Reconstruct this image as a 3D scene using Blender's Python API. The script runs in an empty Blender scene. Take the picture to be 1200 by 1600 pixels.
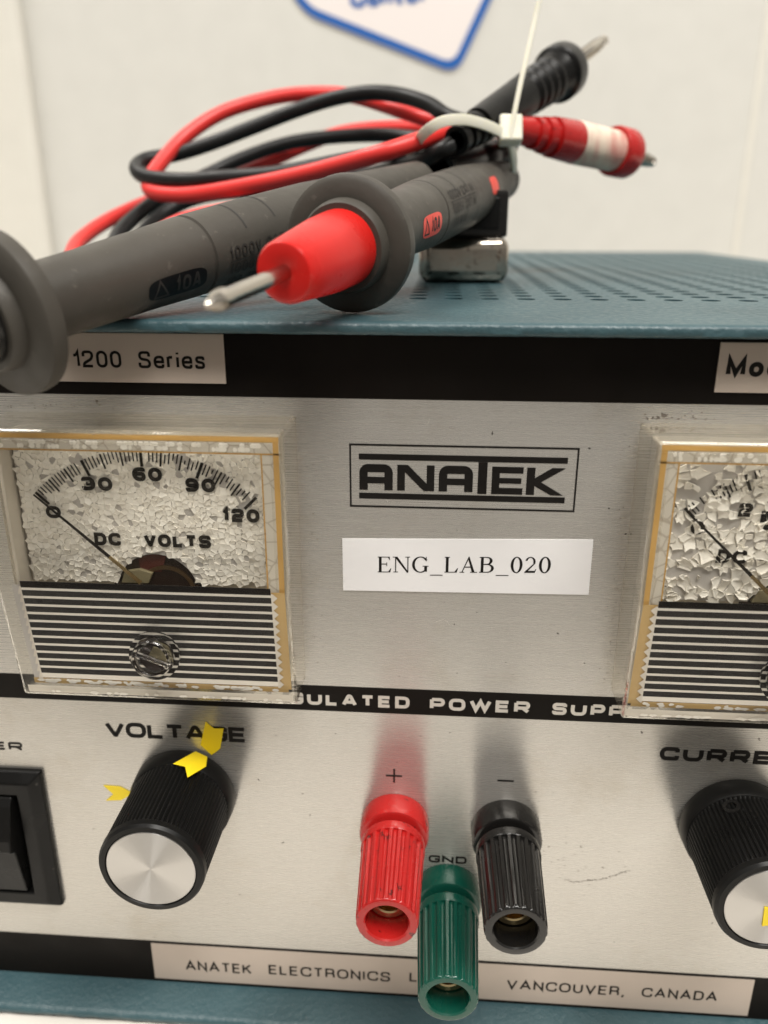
import bpy, math, random
from mathutils import Vector, Matrix

S = 0.001                      # everything below is written in millimetres
sc = bpy.context.scene
col = sc.collection
rnd = random.Random(7)

# ------------------------------------------------------------------ camera
cam_d = bpy.data.cameras.new('camera')
cam = bpy.data.objects.new('camera', cam_d)
col.objects.link(cam)
fw = Vector((-0.06540731, 0.93825768, -0.33969752))
rt = Vector((0.99754063, 0.07007497, 0.00147757))
up = Vector((-0.02519063, 0.33876543, 0.94053358))
CP = Vector((-3.5735, -114.675, 98.8857))
M = Matrix(((rt.x, up.x, -fw.x), (rt.y, up.y, -fw.y), (rt.z, up.z, -fw.z)))
cam.matrix_world = Matrix.Translation(CP * S) @ M.to_4x4()
F_PX = 1266.607
cam_d.sensor_fit = 'HORIZONTAL'
cam_d.lens = 4.25
cam_d.sensor_width = 4.25 * 1200 / F_PX
cam_d.clip_start = 0.005
cam_d.clip_end = 20
cam_d.dof.use_dof = True
cam_d.dof.focus_distance = 0.124
cam_d.dof.aperture_fstop = 2.4
sc.camera = cam

# ------------------------------------------------------------------ world, lamps, exposure
w = bpy.data.worlds.new('World')
sc.world = w
w.use_nodes = True
nt = w.node_tree
bg = nt.nodes['Background']
tc = nt.nodes.new('ShaderNodeTexCoord')
sp = nt.nodes.new('ShaderNodeSeparateXYZ')
cr = nt.nodes.new('ShaderNodeValToRGB')
mr = nt.nodes.new('ShaderNodeMapRange')
mr.inputs[1].default_value = -1
mr.inputs[2].default_value = 1
nt.links.new(tc.outputs['Generated'], sp.inputs[0])
nt.links.new(sp.outputs['Z'], mr.inputs[0])
nt.links.new(mr.outputs[0], cr.inputs[0])
nt.links.new(cr.outputs[0], bg.inputs[0])
cr.color_ramp.elements[0].position = 0.40
cr.color_ramp.elements[0].color = (0.20, 0.175, 0.15, 1)
cr.color_ramp.elements[1].position = 0.62
cr.color_ramp.elements[1].color = (0.62, 0.585, 0.53, 1)
bg.inputs[1].default_value = 0.60

def area(name, loc, target, sx, sy, power, color):
    l = bpy.data.lights.new(name, 'AREA')
    l.shape = 'RECTANGLE'
    l.size, l.size_y, l.energy, l.color = sx, sy, power, color
    o = bpy.data.objects.new(name, l)
    col.objects.link(o)
    o.location = loc
    o.rotation_euler = (Vector(target) - Vector(loc)).to_track_quat('-Z', 'Y').to_euler()
    return o

area('ceiling_lamp', (0.35, -0.55, 1.4), (0.05, 0.05, 0), 1.2, 0.35, 31, (1, .965, .91))
area('ceiling_lamp', (-0.8, 0.1, 1.5), (-0.1, 0.2, 0), 1.2, 0.35, 19, (1, .965, .91))

sc.view_settings.view_transform = 'Standard'
sc.view_settings.look = 'None'
sc.view_settings.exposure = 0
sc.view_settings.gamma = 1
sc.render.engine = 'CYCLES'
sc.cycles.max_bounces = 10
sc.cycles.transparent_max_bounces = 24
sc.cycles.use_denoising = True

# ------------------------------------------------------------------ materials
def mat(name, base=(.5, .5, .5), rough=.5, metal=0., **kw):
    m = bpy.data.materials.new(name)
    m.use_nodes = True
    b = m.node_tree.nodes['Principled BSDF']
    b.inputs['Base Color'].default_value = (*base, 1)
    b.inputs['Roughness'].default_value = rough
    b.inputs['Metallic'].default_value = metal
    for k, v in kw.items():
        b.inputs[k].default_value = v
    return m

def N(m, t, **kw):
    n = m.node_tree.nodes.new(t)
    for k, v in kw.items():
        if hasattr(n, k):
            setattr(n, k, v)
        else:
            n.inputs[k].default_value = v
    return n

def L(m, a, b):
    m.node_tree.links.new(a, b)

def B(m):
    return m.node_tree.nodes['Principled BSDF']

def coords(m, scale=(1, 1, 1)):
    t = N(m, 'ShaderNodeTexCoord')
    mp = N(m, 'ShaderNodeMapping')
    mp.inputs['Scale'].default_value = scale
    L(m, t.outputs['Object'], mp.inputs['Vector'])
    return mp.outputs[0]

def ramp(m, src, p0, c0, p1, c1):
    r = N(m, 'ShaderNodeValToRGB')
    r.color_ramp.elements[0].position = p0
    r.color_ramp.elements[1].position = p1
    r.color_ramp.elements[0].color = (*c0, 1) if len(c0) == 3 else c0
    r.color_ramp.elements[1].color = (*c1, 1) if len(c1) == 3 else c1
    L(m, src, r.inputs[0])
    return r.outputs[0]

def g3(v):
    return (v, v, v)

def noise(m, vec, scale, detail=3, rough=.5):
    n = N(m, 'ShaderNodeTexNoise')
    n.inputs['Scale'].default_value = scale
    n.inputs['Detail'].default_value = detail
    n.inputs['Roughness'].default_value = rough
    L(m, vec, n.inputs['Vector'])
    return n.outputs[0]

def mixc(m, fac, a, b, mode='MIX'):
    n = N(m, 'ShaderNodeMix', data_type='RGBA', blend_type=mode)
    for s, v in ((0, fac), (6, a), (7, b)):
        if isinstance(v, (int, float)):
            n.inputs[s].default_value = v
        elif isinstance(v, tuple):
            n.inputs[s].default_value = (*v, 1)
        else:
            L(m, v, n.inputs[s])
    return n.outputs[2]

def bump(m, h, dist, strength=1.):
    n = N(m, 'ShaderNodeBump')
    n.inputs['Strength'].default_value = strength
    n.inputs['Distance'].default_value = dist
    L(m, h, n.inputs['Height'])
    L(m, n.outputs[0], B(m).inputs['Normal'])

def worn(name, base, rough, bscale, bdist, var=.15, dirt=None, dirt_cover=.66, **kw):
    """a moulded or painted surface: fine bump, slight colour drift, scattered dirt"""
    m = mat(name, base, rough, **kw)
    v = coords(m)
    n1 = noise(m, v, 60, 4)
    c = mixc(m, 1., tuple(base), ramp(m, n1, .3, g3(1 - var), .7, g3(1 + var)), 'MULTIPLY')
    if dirt is not None:
        n2 = noise(m, v, 420, 4, .7)
        c = mixc(m, ramp(m, n2, dirt_cover, g3(0), dirt_cover + .06, g3(1)), c, dirt)
    L(m, c, B(m).inputs['Base Color'])
    n3 = noise(m, v, bscale, 3)
    bump(m, n3, bdist)
    n4 = noise(m, v, 150, 3)
    L(m, ramp(m, n4, .3, g3(max(0, rough - .08)), .7, g3(rough + .1)), B(m).inputs['Roughness'])
    return m

def make_alu():
    m = mat('brushed_aluminium', (.6, .575, .53), .34, .73)
    v = coords(m)
    vb = coords(m, (40, 900, 7500))
    brush = noise(m, vb, 1, 4, .7)
    drift = noise(m, v, 16, 3)
    c = mixc(m, 1., ramp(m, drift, .3, (.555, .535, .495), .7, (.62, .60, .56)),
             ramp(m, brush, .2, g3(.98), .8, g3(1.015)), 'MULTIPLY')
    # rubbed stains in the lower right and small specks all over
    st = noise(m, v, 48, 6, .7)
    c = mixc(m, ramp(m, st, .53, g3(0), .70, g3(.35)), c, (.42, .37, .29))
    spk = noise(m, v, 800, 2, .5)
    c = mixc(m, ramp(m, spk, .735, g3(0), .76, g3(.9)), c, (.06, .05, .045))
    L(m, c, B(m).inputs['Base Color'])
    L(m, ramp(m, brush, .2, g3(.25), .8, g3(.30)), B(m).inputs['Roughness'])
    B(m).inputs['Anisotropic'].default_value = .9
    B(m).inputs['Anisotropic Rotation'].default_value = .25
    t = N(m, 'ShaderNodeTangent', direction_type='UV_MAP', uv_map='UVMap')
    L(m, t.outputs[0], B(m).inputs['Tangent'])
    bump(m, brush, .000001)
    return m

def make_clear(name='clear_acrylic', frost=.05, glass=0.):
    m = bpy.data.materials.new(name)
    m.use_nodes = True
    ns = m.node_tree.nodes
    ns.clear()
    out = ns.new('ShaderNodeOutputMaterial')
    tr = ns.new('ShaderNodeBsdfTransparent')
    tr.inputs[0].default_value = (.988, .984, .97, 1)
    gl = ns.new('ShaderNodeBsdfGlossy')
    gl.inputs['Roughness'].default_value = .06
    df = ns.new('ShaderNodeBsdfTranslucent')
    df.inputs[0].default_value = (.85, .82, .75, 1)
    ge = ns.new('ShaderNodeNewGeometry')
    dt = ns.new('ShaderNodeVectorMath')
    dt.operation = 'DOT_PRODUCT'
    L(m, ge.outputs['Normal'], dt.inputs[0])
    L(m, ge.outputs['Incoming'], dt.inputs[1])
    def mth(op, x, y=None):
        n_ = ns.new('ShaderNodeMath')
        n_.operation = op
        for i_, q_ in enumerate((x, y)):
            if q_ is None: continue
            if isinstance(q_, (int, float)): n_.inputs[i_].default_value = q_
            else: L(m, q_, n_.inputs[i_])
        return n_.outputs[0]
    inv = mth('SUBTRACT', 1., mth('ABSOLUTE', dt.outputs['Value']))
    fr = mth('ADD', mth('MULTIPLY', mth('POWER', inv, 5.), .8), .018)
    a = ns.new('ShaderNodeMixShader')
    b = ns.new('ShaderNodeMixShader')
    v = coords(m)
    n = noise(m, v, 130, 4, .6)
    L(m, ramp(m, n, .45, g3(frost * .15), .8, g3(frost)), a.inputs[0])
    L(m, tr.outputs[0], a.inputs[1])
    L(m, df.outputs[0], a.inputs[2])
    L(m, fr, b.inputs[0])
    L(m, a.outputs[0], b.inputs[1])
    L(m, gl.outputs[0], b.inputs[2])
    if glass:
        rf = ns.new('ShaderNodeBsdfGlass')
        rf.inputs['Color'].default_value = (.95, .93, .88, 1)
        rf.inputs['IOR'].default_value = 1.49
        rf.inputs['Roughness'].default_value = .08
        c = ns.new('ShaderNodeMixShader')
        c.inputs[0].default_value = glass
        L(m, b.outputs[0], c.inputs[1])
        L(m, rf.outputs[0], c.inputs[2])
        L(m, c.outputs[0], out.inputs[0])
    else:
        L(m, b.outputs[0], out.inputs[0])
    return m

def make_spun():
    m = mat('spun_aluminium', (.50, .49, .475), .33, 1.)
    B(m).inputs['Anisotropic'].default_value = .97
    B(m).inputs['Anisotropic Rotation'].default_value = .25
    t = N(m, 'ShaderNodeTangent', direction_type='RADIAL', axis='Y')
    L(m, t.outputs[0], B(m).inputs['Tangent'])
    return m

def make_teal():
    m = mat('teal_wrinkle_paint', (.055, .125, .15), .42)
    v = coords(m)
    n1 = noise(m, v, 900, 3, .6)
    n2 = noise(m, v, 45, 4, .6)
    n3 = noise(m, v, 330, 4, .75)
    c = ramp(m, n2, .3, (.028, .068, .081), .7, (.045, .094, .108))
    c = mixc(m, ramp(m, n3, .66, g3(0), .74, g3(.75)), c, (.02, .035, .04))
    L(m, c, B(m).inputs['Base Color'])
    L(m, ramp(m, n1, .3, g3(.34), .7, g3(.52)), B(m).inputs['Roughness'])
    bump(m, n1, .00022, .9)
    return m

M_alu = make_alu()
M_clear = make_clear()
M_spun = make_spun()
M_teal = make_teal()
M_ink = worn('black_print', (.009, .0075, .0065), .5, 900, .00001, **{'Specular IOR Level': .2})
M_black = worn('black_stripe_print', (.006, .0042, .003), .45, 700, .00001, .2, (.05, .04, .03), .73, **{'Specular IOR Level': .14})
M_silver = mat('silver_print', (.66, .63, .58), .42, .6)
M_plate = worn('label_plate', (.52, .44, .375), .45, 500, .00002, .05, (.2, .17, .14), .75)
M_tape = worn('white_tape', (.82, .81, .81), .42, 400, .00003, .03, (.4, .38, .35), .755)
M_dialg = worn('grey_dial_plate', (.50, .475, .45), .5, 300, .00002)
def make_flake():
    m = mat('flaking_cream_paint', (.7, .66, .58), .5)
    g = N(m, 'ShaderNodeNewGeometry')
    L(m, ramp(m, g.outputs['Random Per Island'], 0, (.83, .79, .715), 1, (.93, .90, .83)), B(m).inputs['Base Color'])
    return m
M_flake = make_flake()
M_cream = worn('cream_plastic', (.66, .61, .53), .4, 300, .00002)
M_pale = worn('pale_bezel_plastic', (.60, .56, .49), .4, 400, .00003, .1)
M_glue = worn('yellowed_glue', (.47, .28, .085), .4, 400, .00004, .25, (.2, .08, .02), .68)
def cracked(m):
    v = coords(m)
    vo = N(m, 'ShaderNodeTexVoronoi', feature='DISTANCE_TO_EDGE')
    vo.inputs['Scale'].default_value = 420
    L(m, v, vo.inputs['Vector'])
    src = B(m).inputs['Base Color'].links[0].from_socket
    L(m, mixc(m, ramp(m, vo.outputs['Distance'], .015, g3(.45), .06, g3(0)), src, (.22, .16, .10)), B(m).inputs['Base Color'])
cracked(M_pale)
M_gold = worn('gold_edge', (.50, .33, .12), .35, 300, .00002, .15)
M_brown = worn('dark_brown_coil_housing', (.018, .007, .004), .35, 200, .00004, .3)
M_rust = mat('rusty_red_coil', (.075, .012, .006), .5)
M_brass = mat('brass', (.74, .58, .32), .25, 1.)
M_bronze = mat('dark_bronze', (.16, .10, .05), .4, .8)
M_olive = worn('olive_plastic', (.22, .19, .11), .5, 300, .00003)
M_bar = worn('black_bar_print', (.010, .0085, .008), .5, 500, .00001, .2, (.08, .07, .06), .73, **{'Specular IOR Level': .08})
M_bar2 = M_bar
M_sil2 = mat('silver_plate', (.72, .69, .64), .4, .55)
M_blk = worn('black_plastic', (.006, .0058, .0055), .33, 500, .00003, .2, (.06, .055, .05), .70, **{'Specular IOR Level': .20})
M_blkg = worn('glossy_black_plastic', (.008, .0075, .007), .22, 300, .00002, .2, (.09, .085, .08), .745)
M_red = worn('red_plastic', (.43, .014, .013), .24, 260, .00004, .15, (.08, .008, .007), .61)
M_green = worn('green_plastic', (.004, .060, .040), .22, 260, .00004, .15, (.002, .02, .014), .68)
M_yel = worn('yellow_paper', (.88, .66, .012), .5, 400, .00003, .06)
M_rub = worn('grey_rubber', (.058, .052, .043), .52, 420, .00008, .2, (.088, .079, .066), .62, **{'Specular IOR Level': .35})
M_rubd = worn('dark_rubber_recess', (.005, .005, .0055), .4, 420, .00004, **{'Specular IOR Level': .2})
M_engr = worn('engraved_rubber', (.024, .021, .018), .6, 420, .00004)
M_redc = worn('red_silicone_cable', (.72, .035, .030), .38, 200, .00002, .06)
M_redp = worn('red_tip_plastic', (.60, .012, .009), .30, 200, .00002, .08)
M_redl = worn('red_recess_paint', (.72, .07, .05), .45, 300, .00002)
M_blkc = worn('black_silicone_cable', (.009, .009, .009), .42, 200, .00003, .2, **{'Specular IOR Level': .35})
M_chrome = worn('chrome', (.42, .375, .32), .16, 240, .00005, .2, (.16, .12, .09), .60, metal=1.)
M_nick = worn('nickel', (.56, .52, .46), .2, 300, .00002, .1, metal=1.)
M_pinkt = worn('worn_pink_tape', (.74, .58, .47), .5, 300, .0001, .2)
def streaked(m):
    n = noise(m, coords(m, (260, 60, 60)), 1, 4, .6)
    L(m, ramp(m, n, .42, (.76, .62, .50), .66, (.60, .25, .21)), B(m).inputs['Base Color'])
streaked(M_pinkt)
M_zip = mat('translucent_nylon', (.90, .87, .74), .4)
B(M_zip).inputs['Subsurface Weight'].default_value = .5
B(M_zip).inputs['Subsurface Radius'].default_value = (.003, .003, .002)
B(M_zip).inputs['Transmission Weight'].default_value = .15
M_wall = worn('off_white_wall_paint', (.625, .615, .575), .45, 60, .0001, .02)
M_cwall = worn('cream_trim_paint', (.675, .655, .595), .5, 60, .0001, .02)
M_table = worn('white_laminate', (.72, .68, .62), .4, 300, .00003, .03)
M_sign = mat('sign_white', (.80, .74, .72), .35)
M_blue = mat('sign_blue', (.012, .105, .38), .4)

# ------------------------------------------------------------------ mesh helpers
class MB:
    def __init__(s):
        s.v, s.f = [], []

    def add(s, verts, faces):
        b = len(s.v)
        s.v += [tuple(x) for x in verts]
        s.f += [tuple(i + b for i in f) for f in faces]
        return s

    def box(s, x0, x1, y0, y1, z0, z1):
        v = [(x, y, z) for x in (x0, x1) for y in (y0, y1) for z in (z0, z1)]
        return s.add(v, [(0, 1, 3, 2), (4, 6, 7, 5), (0, 4, 5, 1), (2, 3, 7, 6), (0, 2, 6, 4), (1, 5, 7, 3)])

    def slab(s, poly, y0, y1):
        """polygon in (x,z), extruded from y0 (front, smaller) to y1"""
        n = len(poly)
        v = [(x, y0, z) for x, z in poly] + [(x, y1, z) for x, z in poly]
        return s.add(v, [tuple(range(n)), tuple(range(2 * n - 1, n - 1, -1))] +
                     [(i, i + n, (i + 1) % n + n, (i + 1) % n) for i in range(n)])

    def sheet(s, poly, y):
        return s.add([(x, y, z) for x, z in poly], [tuple(range(len(poly)))])

    def rect(s, x0, x1, z0, z1, y):
        return s.sheet([(x0, z0), (x1, z0), (x1, z1), (x0, z1)], y)

    def lathe(s, prof, origin, axis, n=48, teeth=None, up=None):
        """prof: list of (distance along axis, radius); teeth(k) scales radius for chosen rings"""
        a = Vector(axis).normalized()
        e1 = Vector(up) if up else (Vector((0, 0, 1)) if abs(a.z) < .9 else Vector((1, 0, 0)))
        e1 = (e1 - a * e1.dot(a)).normalized()
        e2 = a.cross(e1)
        o = Vector(origin)
        vs, fs = [], []
        for row in prof:
            d, r = row[0], row[1]
            dep = row[2] if len(row) > 2 else 0
            for k in range(n):
                t = 2 * math.pi * k / n
                rr = r - (dep * teeth(k) if (teeth and dep) else 0)
                vs.append(o + a * d + (e1 * math.cos(t) + e2 * math.sin(t)) * rr)
        for i in range(len(prof) - 1):
            for k in range(n):
                k2 = (k + 1) % n
                fs.append((i * n + k, i * n + k2, (i + 1) * n + k2, (i + 1) * n + k))
        return s.add(vs, fs)

    def cap(s, d, r, origin, axis, n=48):
        a = Vector(axis).normalized()
        e1 = Vector((0, 0, 1)) if abs(a.z) < .9 else Vector((1, 0, 0))
        e1 = (e1 - a * e1.dot(a)).normalized()
        e2 = a.cross(e1)
        o = Vector(origin) + a * d
        return s.add([o + (e1 * math.cos(2 * math.pi * k / n) + e2 * math.sin(2 * math.pi * k / n)) * r for k in range(n)],
                     [tuple(range(n))])

    def tube(s, pts, r, n=12, closed=False, flat=None):
        """sweep; flat=(a,b) gives an elliptical/rectangular strap section"""
        P = [Vector(p) for p in pts]
        m = len(P)
        T = []
        for i in range(m):
            a = P[(i - 1) % m] if closed or i else P[i]
            b = P[(i + 1) % m] if closed or i < m - 1 else P[i]
            T.append((b - a).normalized())
        u = Vector((0, 0, 1)) if abs(T[0].z) < .9 else Vector((1, 0, 0))
        vs, fs = [], []
        for i in range(m):
            u = (u - T[i] * u.dot(T[i])).normalized()
            w_ = T[i].cross(u)
            rr = r[i] if isinstance(r, (list, tuple)) else r
            for k in range(n):
                t = 2 * math.pi * k / n
                c, d = math.cos(t), math.sin(t)
                if flat:
                    c = math.copysign(abs(c) ** .4, c) * flat[0]
                    d = math.copysign(abs(d) ** .4, d) * flat[1]
                vs.append(P[i] + (u * c + w_ * d) * rr)
        for i in range(m if closed else m - 1):
            j = (i + 1) % m
            for k in range(n):
                k2 = (k + 1) % n
                fs.append((i * n + k, i * n + k2, j * n + k2, j * n + k))
        if not closed:
            fs.append(tuple(range(n - 1, -1, -1)))
            fs.append(tuple((m - 1) * n + k for k in range(n)))
        return s.add(vs, fs)

    def build(s, name, m, parent=None, smooth=None, bevel=0, seg=2, uv=False):
        me = bpy.data.meshes.new(name)
        org = parent['_org'] if parent is not None and '_org' in parent.keys() else (0, 0, 0)
        me.from_pydata([((x - org[0]) * S, (y - org[1]) * S, (z - org[2]) * S) for x, y, z in s.v], [], s.f)
        me.materials.append(m)
        me.update()
        o = bpy.data.objects.new(name, me)
        col.objects.link(o)
        if parent is not None:
            o.parent = parent
            o['_org'] = org
        if uv:
            u = me.uv_layers.new(name='UVMap')
            for lp in me.loops:
                c = me.vertices[lp.vertex_index].co
                u.data[lp.index].uv = (c.x, c.z)
        if smooth is not None:
            me.polygons.foreach_set('use_smooth', [True] * len(me.polygons))
            me.set_sharp_from_angle(angle=math.radians(smooth))
        if bevel:
            b = o.modifiers.new('edge', 'BEVEL')
            b.width = bevel * S
            b.segments = seg
            b.limit_method = 'ANGLE'
            b.angle_limit = math.radians(35)
            b.harden_normals = False
        return o

def thing(name, label, cat, org=(0, 0, 0), group=None):
    o = bpy.data.objects.new(name, None)
    col.objects.link(o)
    o.location = tuple(c * S for c in org)
    o.empty_display_size = .01
    o['label'], o['category'] = label, cat
    if group:
        o['group'] = group
    o['_org'] = org
    return o

def catmull(pts, per=10, closed=False):
    P = [Vector(p) for p in pts]
    n = len(P)
    out = []
    for i in range(n if closed else n - 1):
        if closed:
            a, b, c, d = P[(i - 1) % n], P[i], P[(i + 1) % n], P[(i + 2) % n]
        else:
            a, b, c, d = P[max(0, i - 1)], P[i], P[i + 1], P[min(n - 1, i + 2)]
        for k in range(per):
            t = k / per
            out.append(.5 * ((2 * b) + (c - a) * t + (2 * a - 5 * b + 4 * c - d) * t * t + (3 * b - a - 3 * c + d) * t ** 3))
    if not closed:
        out.append(P[-1])
    return out

# ------------------------------------------------------------------ lettering
def rounded(pl, closed, rad):
    """pl: (x,y) or (x,y,k); k scales the corner radius"""
    n = len(pl)
    out = []
    for i, q in enumerate(pl):
        p = Vector(q[:2])
        k = q[2] if len(q) > 2 else 1.
        if (not closed and i in (0, n - 1)) or k == 0 or rad == 0:
            out.append(p)
            continue
        a, b = Vector(pl[i - 1][:2]), Vector(pl[(i + 1) % n][:2])
        r = min(rad * k, (a - p).length * .5, (b - p).length * .5)
        p0, p1 = p + (a - p).normalized() * r, p + (b - p).normalized() * r
        for j in range(6):
            t = j / 5
            # between a quadratic curve and a circle: square-shouldered corner
            k0, k1, k2 = (1 - t) ** 2, 2 * .78 * t * (1 - t), t * t
            out.append((p0 * k0 + p * k1 + p1 * k2) / (k0 + k1 + k2))
    return out

def stroke(mb, pts, t, closed, put, sub=0):
    if sub:
        q = []
        m_ = len(pts)
        for i in range(m_ if closed else m_ - 1):
            a, b = pts[i], pts[(i + 1) % m_]
            k = max(1, int((b - a).length / sub))
            q += [a.lerp(b, j / k) for j in range(k)]
        pts = q if closed else q + [pts[-1]]
    """offset a 2D polyline to a ribbon; put maps 2D to 3D"""
    n = len(pts)
    q = [pts[0]]
    for p in pts[1:]:
        if (p - q[-1]).length > 1e-6:
            q.append(p)
    if closed and (q[0] - q[-1]).length < 1e-6:
        q.pop()
    pts, n = q, len(q)
    Lf, Rt = [], []
    for i in range(n):
        d0 = (pts[i] - pts[i - 1]).normalized() if (closed or i) else None
        d1 = (pts[(i + 1) % n] - pts[i]).normalized() if (closed or i < n - 1) else None
        d0 = d0 or d1
        d1 = d1 or d0
        n0, n1 = Vector((-d0.y, d0.x)), Vector((-d1.y, d1.x))
        mt = (n0 + n1)
        mt = mt.normalized() if mt.length > 1e-6 else n0
        k = 1 / max(.35, mt.dot(n1))
        Lf.append(pts[i] + mt * (t / 2 * k))
        Rt.append(pts[i] - mt * (t / 2 * k))
    v = [put(p) for p in Lf] + [put(p) for p in Rt]
    f = [(i, (i + 1) % n, (i + 1) % n + n, i + n) for i in range(n if closed else n - 1)]
    mb.add(v, f)

# square-shouldered wide capitals: (advance width, [(closed, points)...]) in centre-line units
WG = {
 'A': (1.2, [(0, [(0, 0), (.42, 1, .3), (.58, 1, .3), (1, 0)]), (0, [(.17, .3), (.83, .3)])]),
 'C': (1.15, [(0, [(1, .68), (1, 1), (0, 1), (0, 0), (1, 0), (1, .32)])]),
 'D': (1.15, [(1, [(0, 0, 0), (0, 1, 0), (1, 1), (1, 0)])]),
 'E': (1.05, [(0, [(1, 1), (0, 1, 0), (0, 0, 0), (1, 0)]), (0, [(0, .5), (.93, .5)])]),
 'G': (1.2, [(0, [(1, .72), (1, 1), (0, 1), (0, 0), (1, 0), (1, .47, 0), (.55, .47)])]),
 'L': (1.0, [(0, [(0, 1), (0, 0, 0), (1, 0)])]),
 'M': (1.4, [(0, [(0, 0), (0, 1, 0), (.5, .12, 0), (1, 1, 0), (1, 0)])]),
 'N': (1.2, [(0, [(0, 0), (0, 1, 0), (1, 0, 0), (1, 1)])]),
 'O': (1.2, [(1, [(0, 0), (0, 1), (1, 1), (1, 0)])]),
 'P': (1.1, [(0, [(0, 0), (0, 1)]), (0, [(.02, 1), (1, 1), (1, .40), (.02, .40)])]),
 'R': (1.15, [(0, [(0, 0), (0, 1)]), (0, [(.02, 1), (1, 1), (1, .42), (.02, .42)]), (0, [(.55, .42), (1, 0)])]),
 'S': (1.1, [(0, [(1, .74), (1, 1), (0, 1), (0, .52), (1, .52), (1, 0), (0, 0), (0, .26)])]),
 'T': (1.1, [(0, [(0, 1), (1, 1)]), (0, [(.5, 1), (.5, 0)])]),
 'U': (1.2, [(0, [(0, 1), (0, 0), (1, 0), (1, 1)])]),
 'V': (1.15, [(0, [(0, 1), (.46, 0, .2), (.54, 0, .2), (1, 1)])]),
 'W': (1.6, [(0, [(0, 1), (.25, 0, 0), (.5, .95, 0), (.75, 0, 0), (1, 1)])]),
 'Y': (1.1, [(0, [(0, 1), (.5, .42, 0), (1, 1)]), (0, [(.5, .42), (.5, 0)])]),
 'I': (.3, [(0, [(.5, 0), (.5, 1)])]),
 'X': (1.1, [(0, [(0, 0), (1, 1)]), (0, [(0, 1), (1, 0)])]),
 '0': (1.15, [(1, [(0, 0), (0, 1), (1, 1), (1, 0)])]),
 '1': (.62, [(0, [(0, .72), (.7, 1, 0), (.7, 0)])]),
 '2': (1.1, [(0, [(0, .72), (0, 1), (1, 1), (1, .47), (0, .47), (0, 0, 0), (1, 0)])]),
 '3': (1.1, [(0, [(0, .76), (0, 1), (1, 1), (1, 0), (0, 0), (0, .24)]), (0, [(.25, .52), (1, .52)])]),
 '4': (1.1, [(0, [(.75, 0), (.75, 1, 0), (0, .3, 0), (1, .3)])]),
 '5': (1.1, [(0, [(1, 1), (0, 1, 0), (0, .57, 0), (1, .57), (1, 0), (0, 0), (0, .24)])]),
 '6': (1.1, [(0, [(1, .78), (1, 1), (0, 1), (0, 0), (1, 0), (1, .55), (0, .55)])]),
 '9': (1.1, [(0, [(0, .22), (0, 0), (1, 0), (1, 1), (0, 1), (0, .45), (1, .45)])]),
 '.': (.3, [(0, [(.2, 0), (.8, 0)])]),
}

def wide(mb, text, x0, x1, z0, z1, y, t=.2, gap=.28, dz=0., space=.9, put=None, rad=.32, drop=()):
    """wide lettering fitted between x0..x1 and z0..z1; t = stroke as share of height"""
    H = z1 - z0
    adv = sum((WG[c][0] + gap) if c != ' ' else space for c in text) - gap
    k = (x1 - x0) / adv
    tt = t * H
    x = 0.
    j = 0
    for ci, c in enumerate(text):
        if c == ' ':
            x += space
            continue
        wd = WG[c][0]
        for cl, pts in WG[c][1]:
            W_ = wd * k - tt
            P = []
            for q in pts:
                P.append((x * k + tt / 2 + q[0] * W_, tt / 2 + q[1] * (H - tt), q[2] if len(q) > 2 else 1))
            R_ = rounded(P, cl, rad * H)
            yy = y - .003 * (j % 4)
            j += 1
            if ci in drop:
                continue
            def put_(p, yy=yy):
                X = x0 + p.x
                Z = z0 + p.y + dz * (p.x / (x1 - x0))
                return put(X, Z, yy) if put else (X, yy, Z)
            stroke(mb, R_, tt, cl, put_, .3 if put else 0)
        x += wd + gap
    return mb

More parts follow.
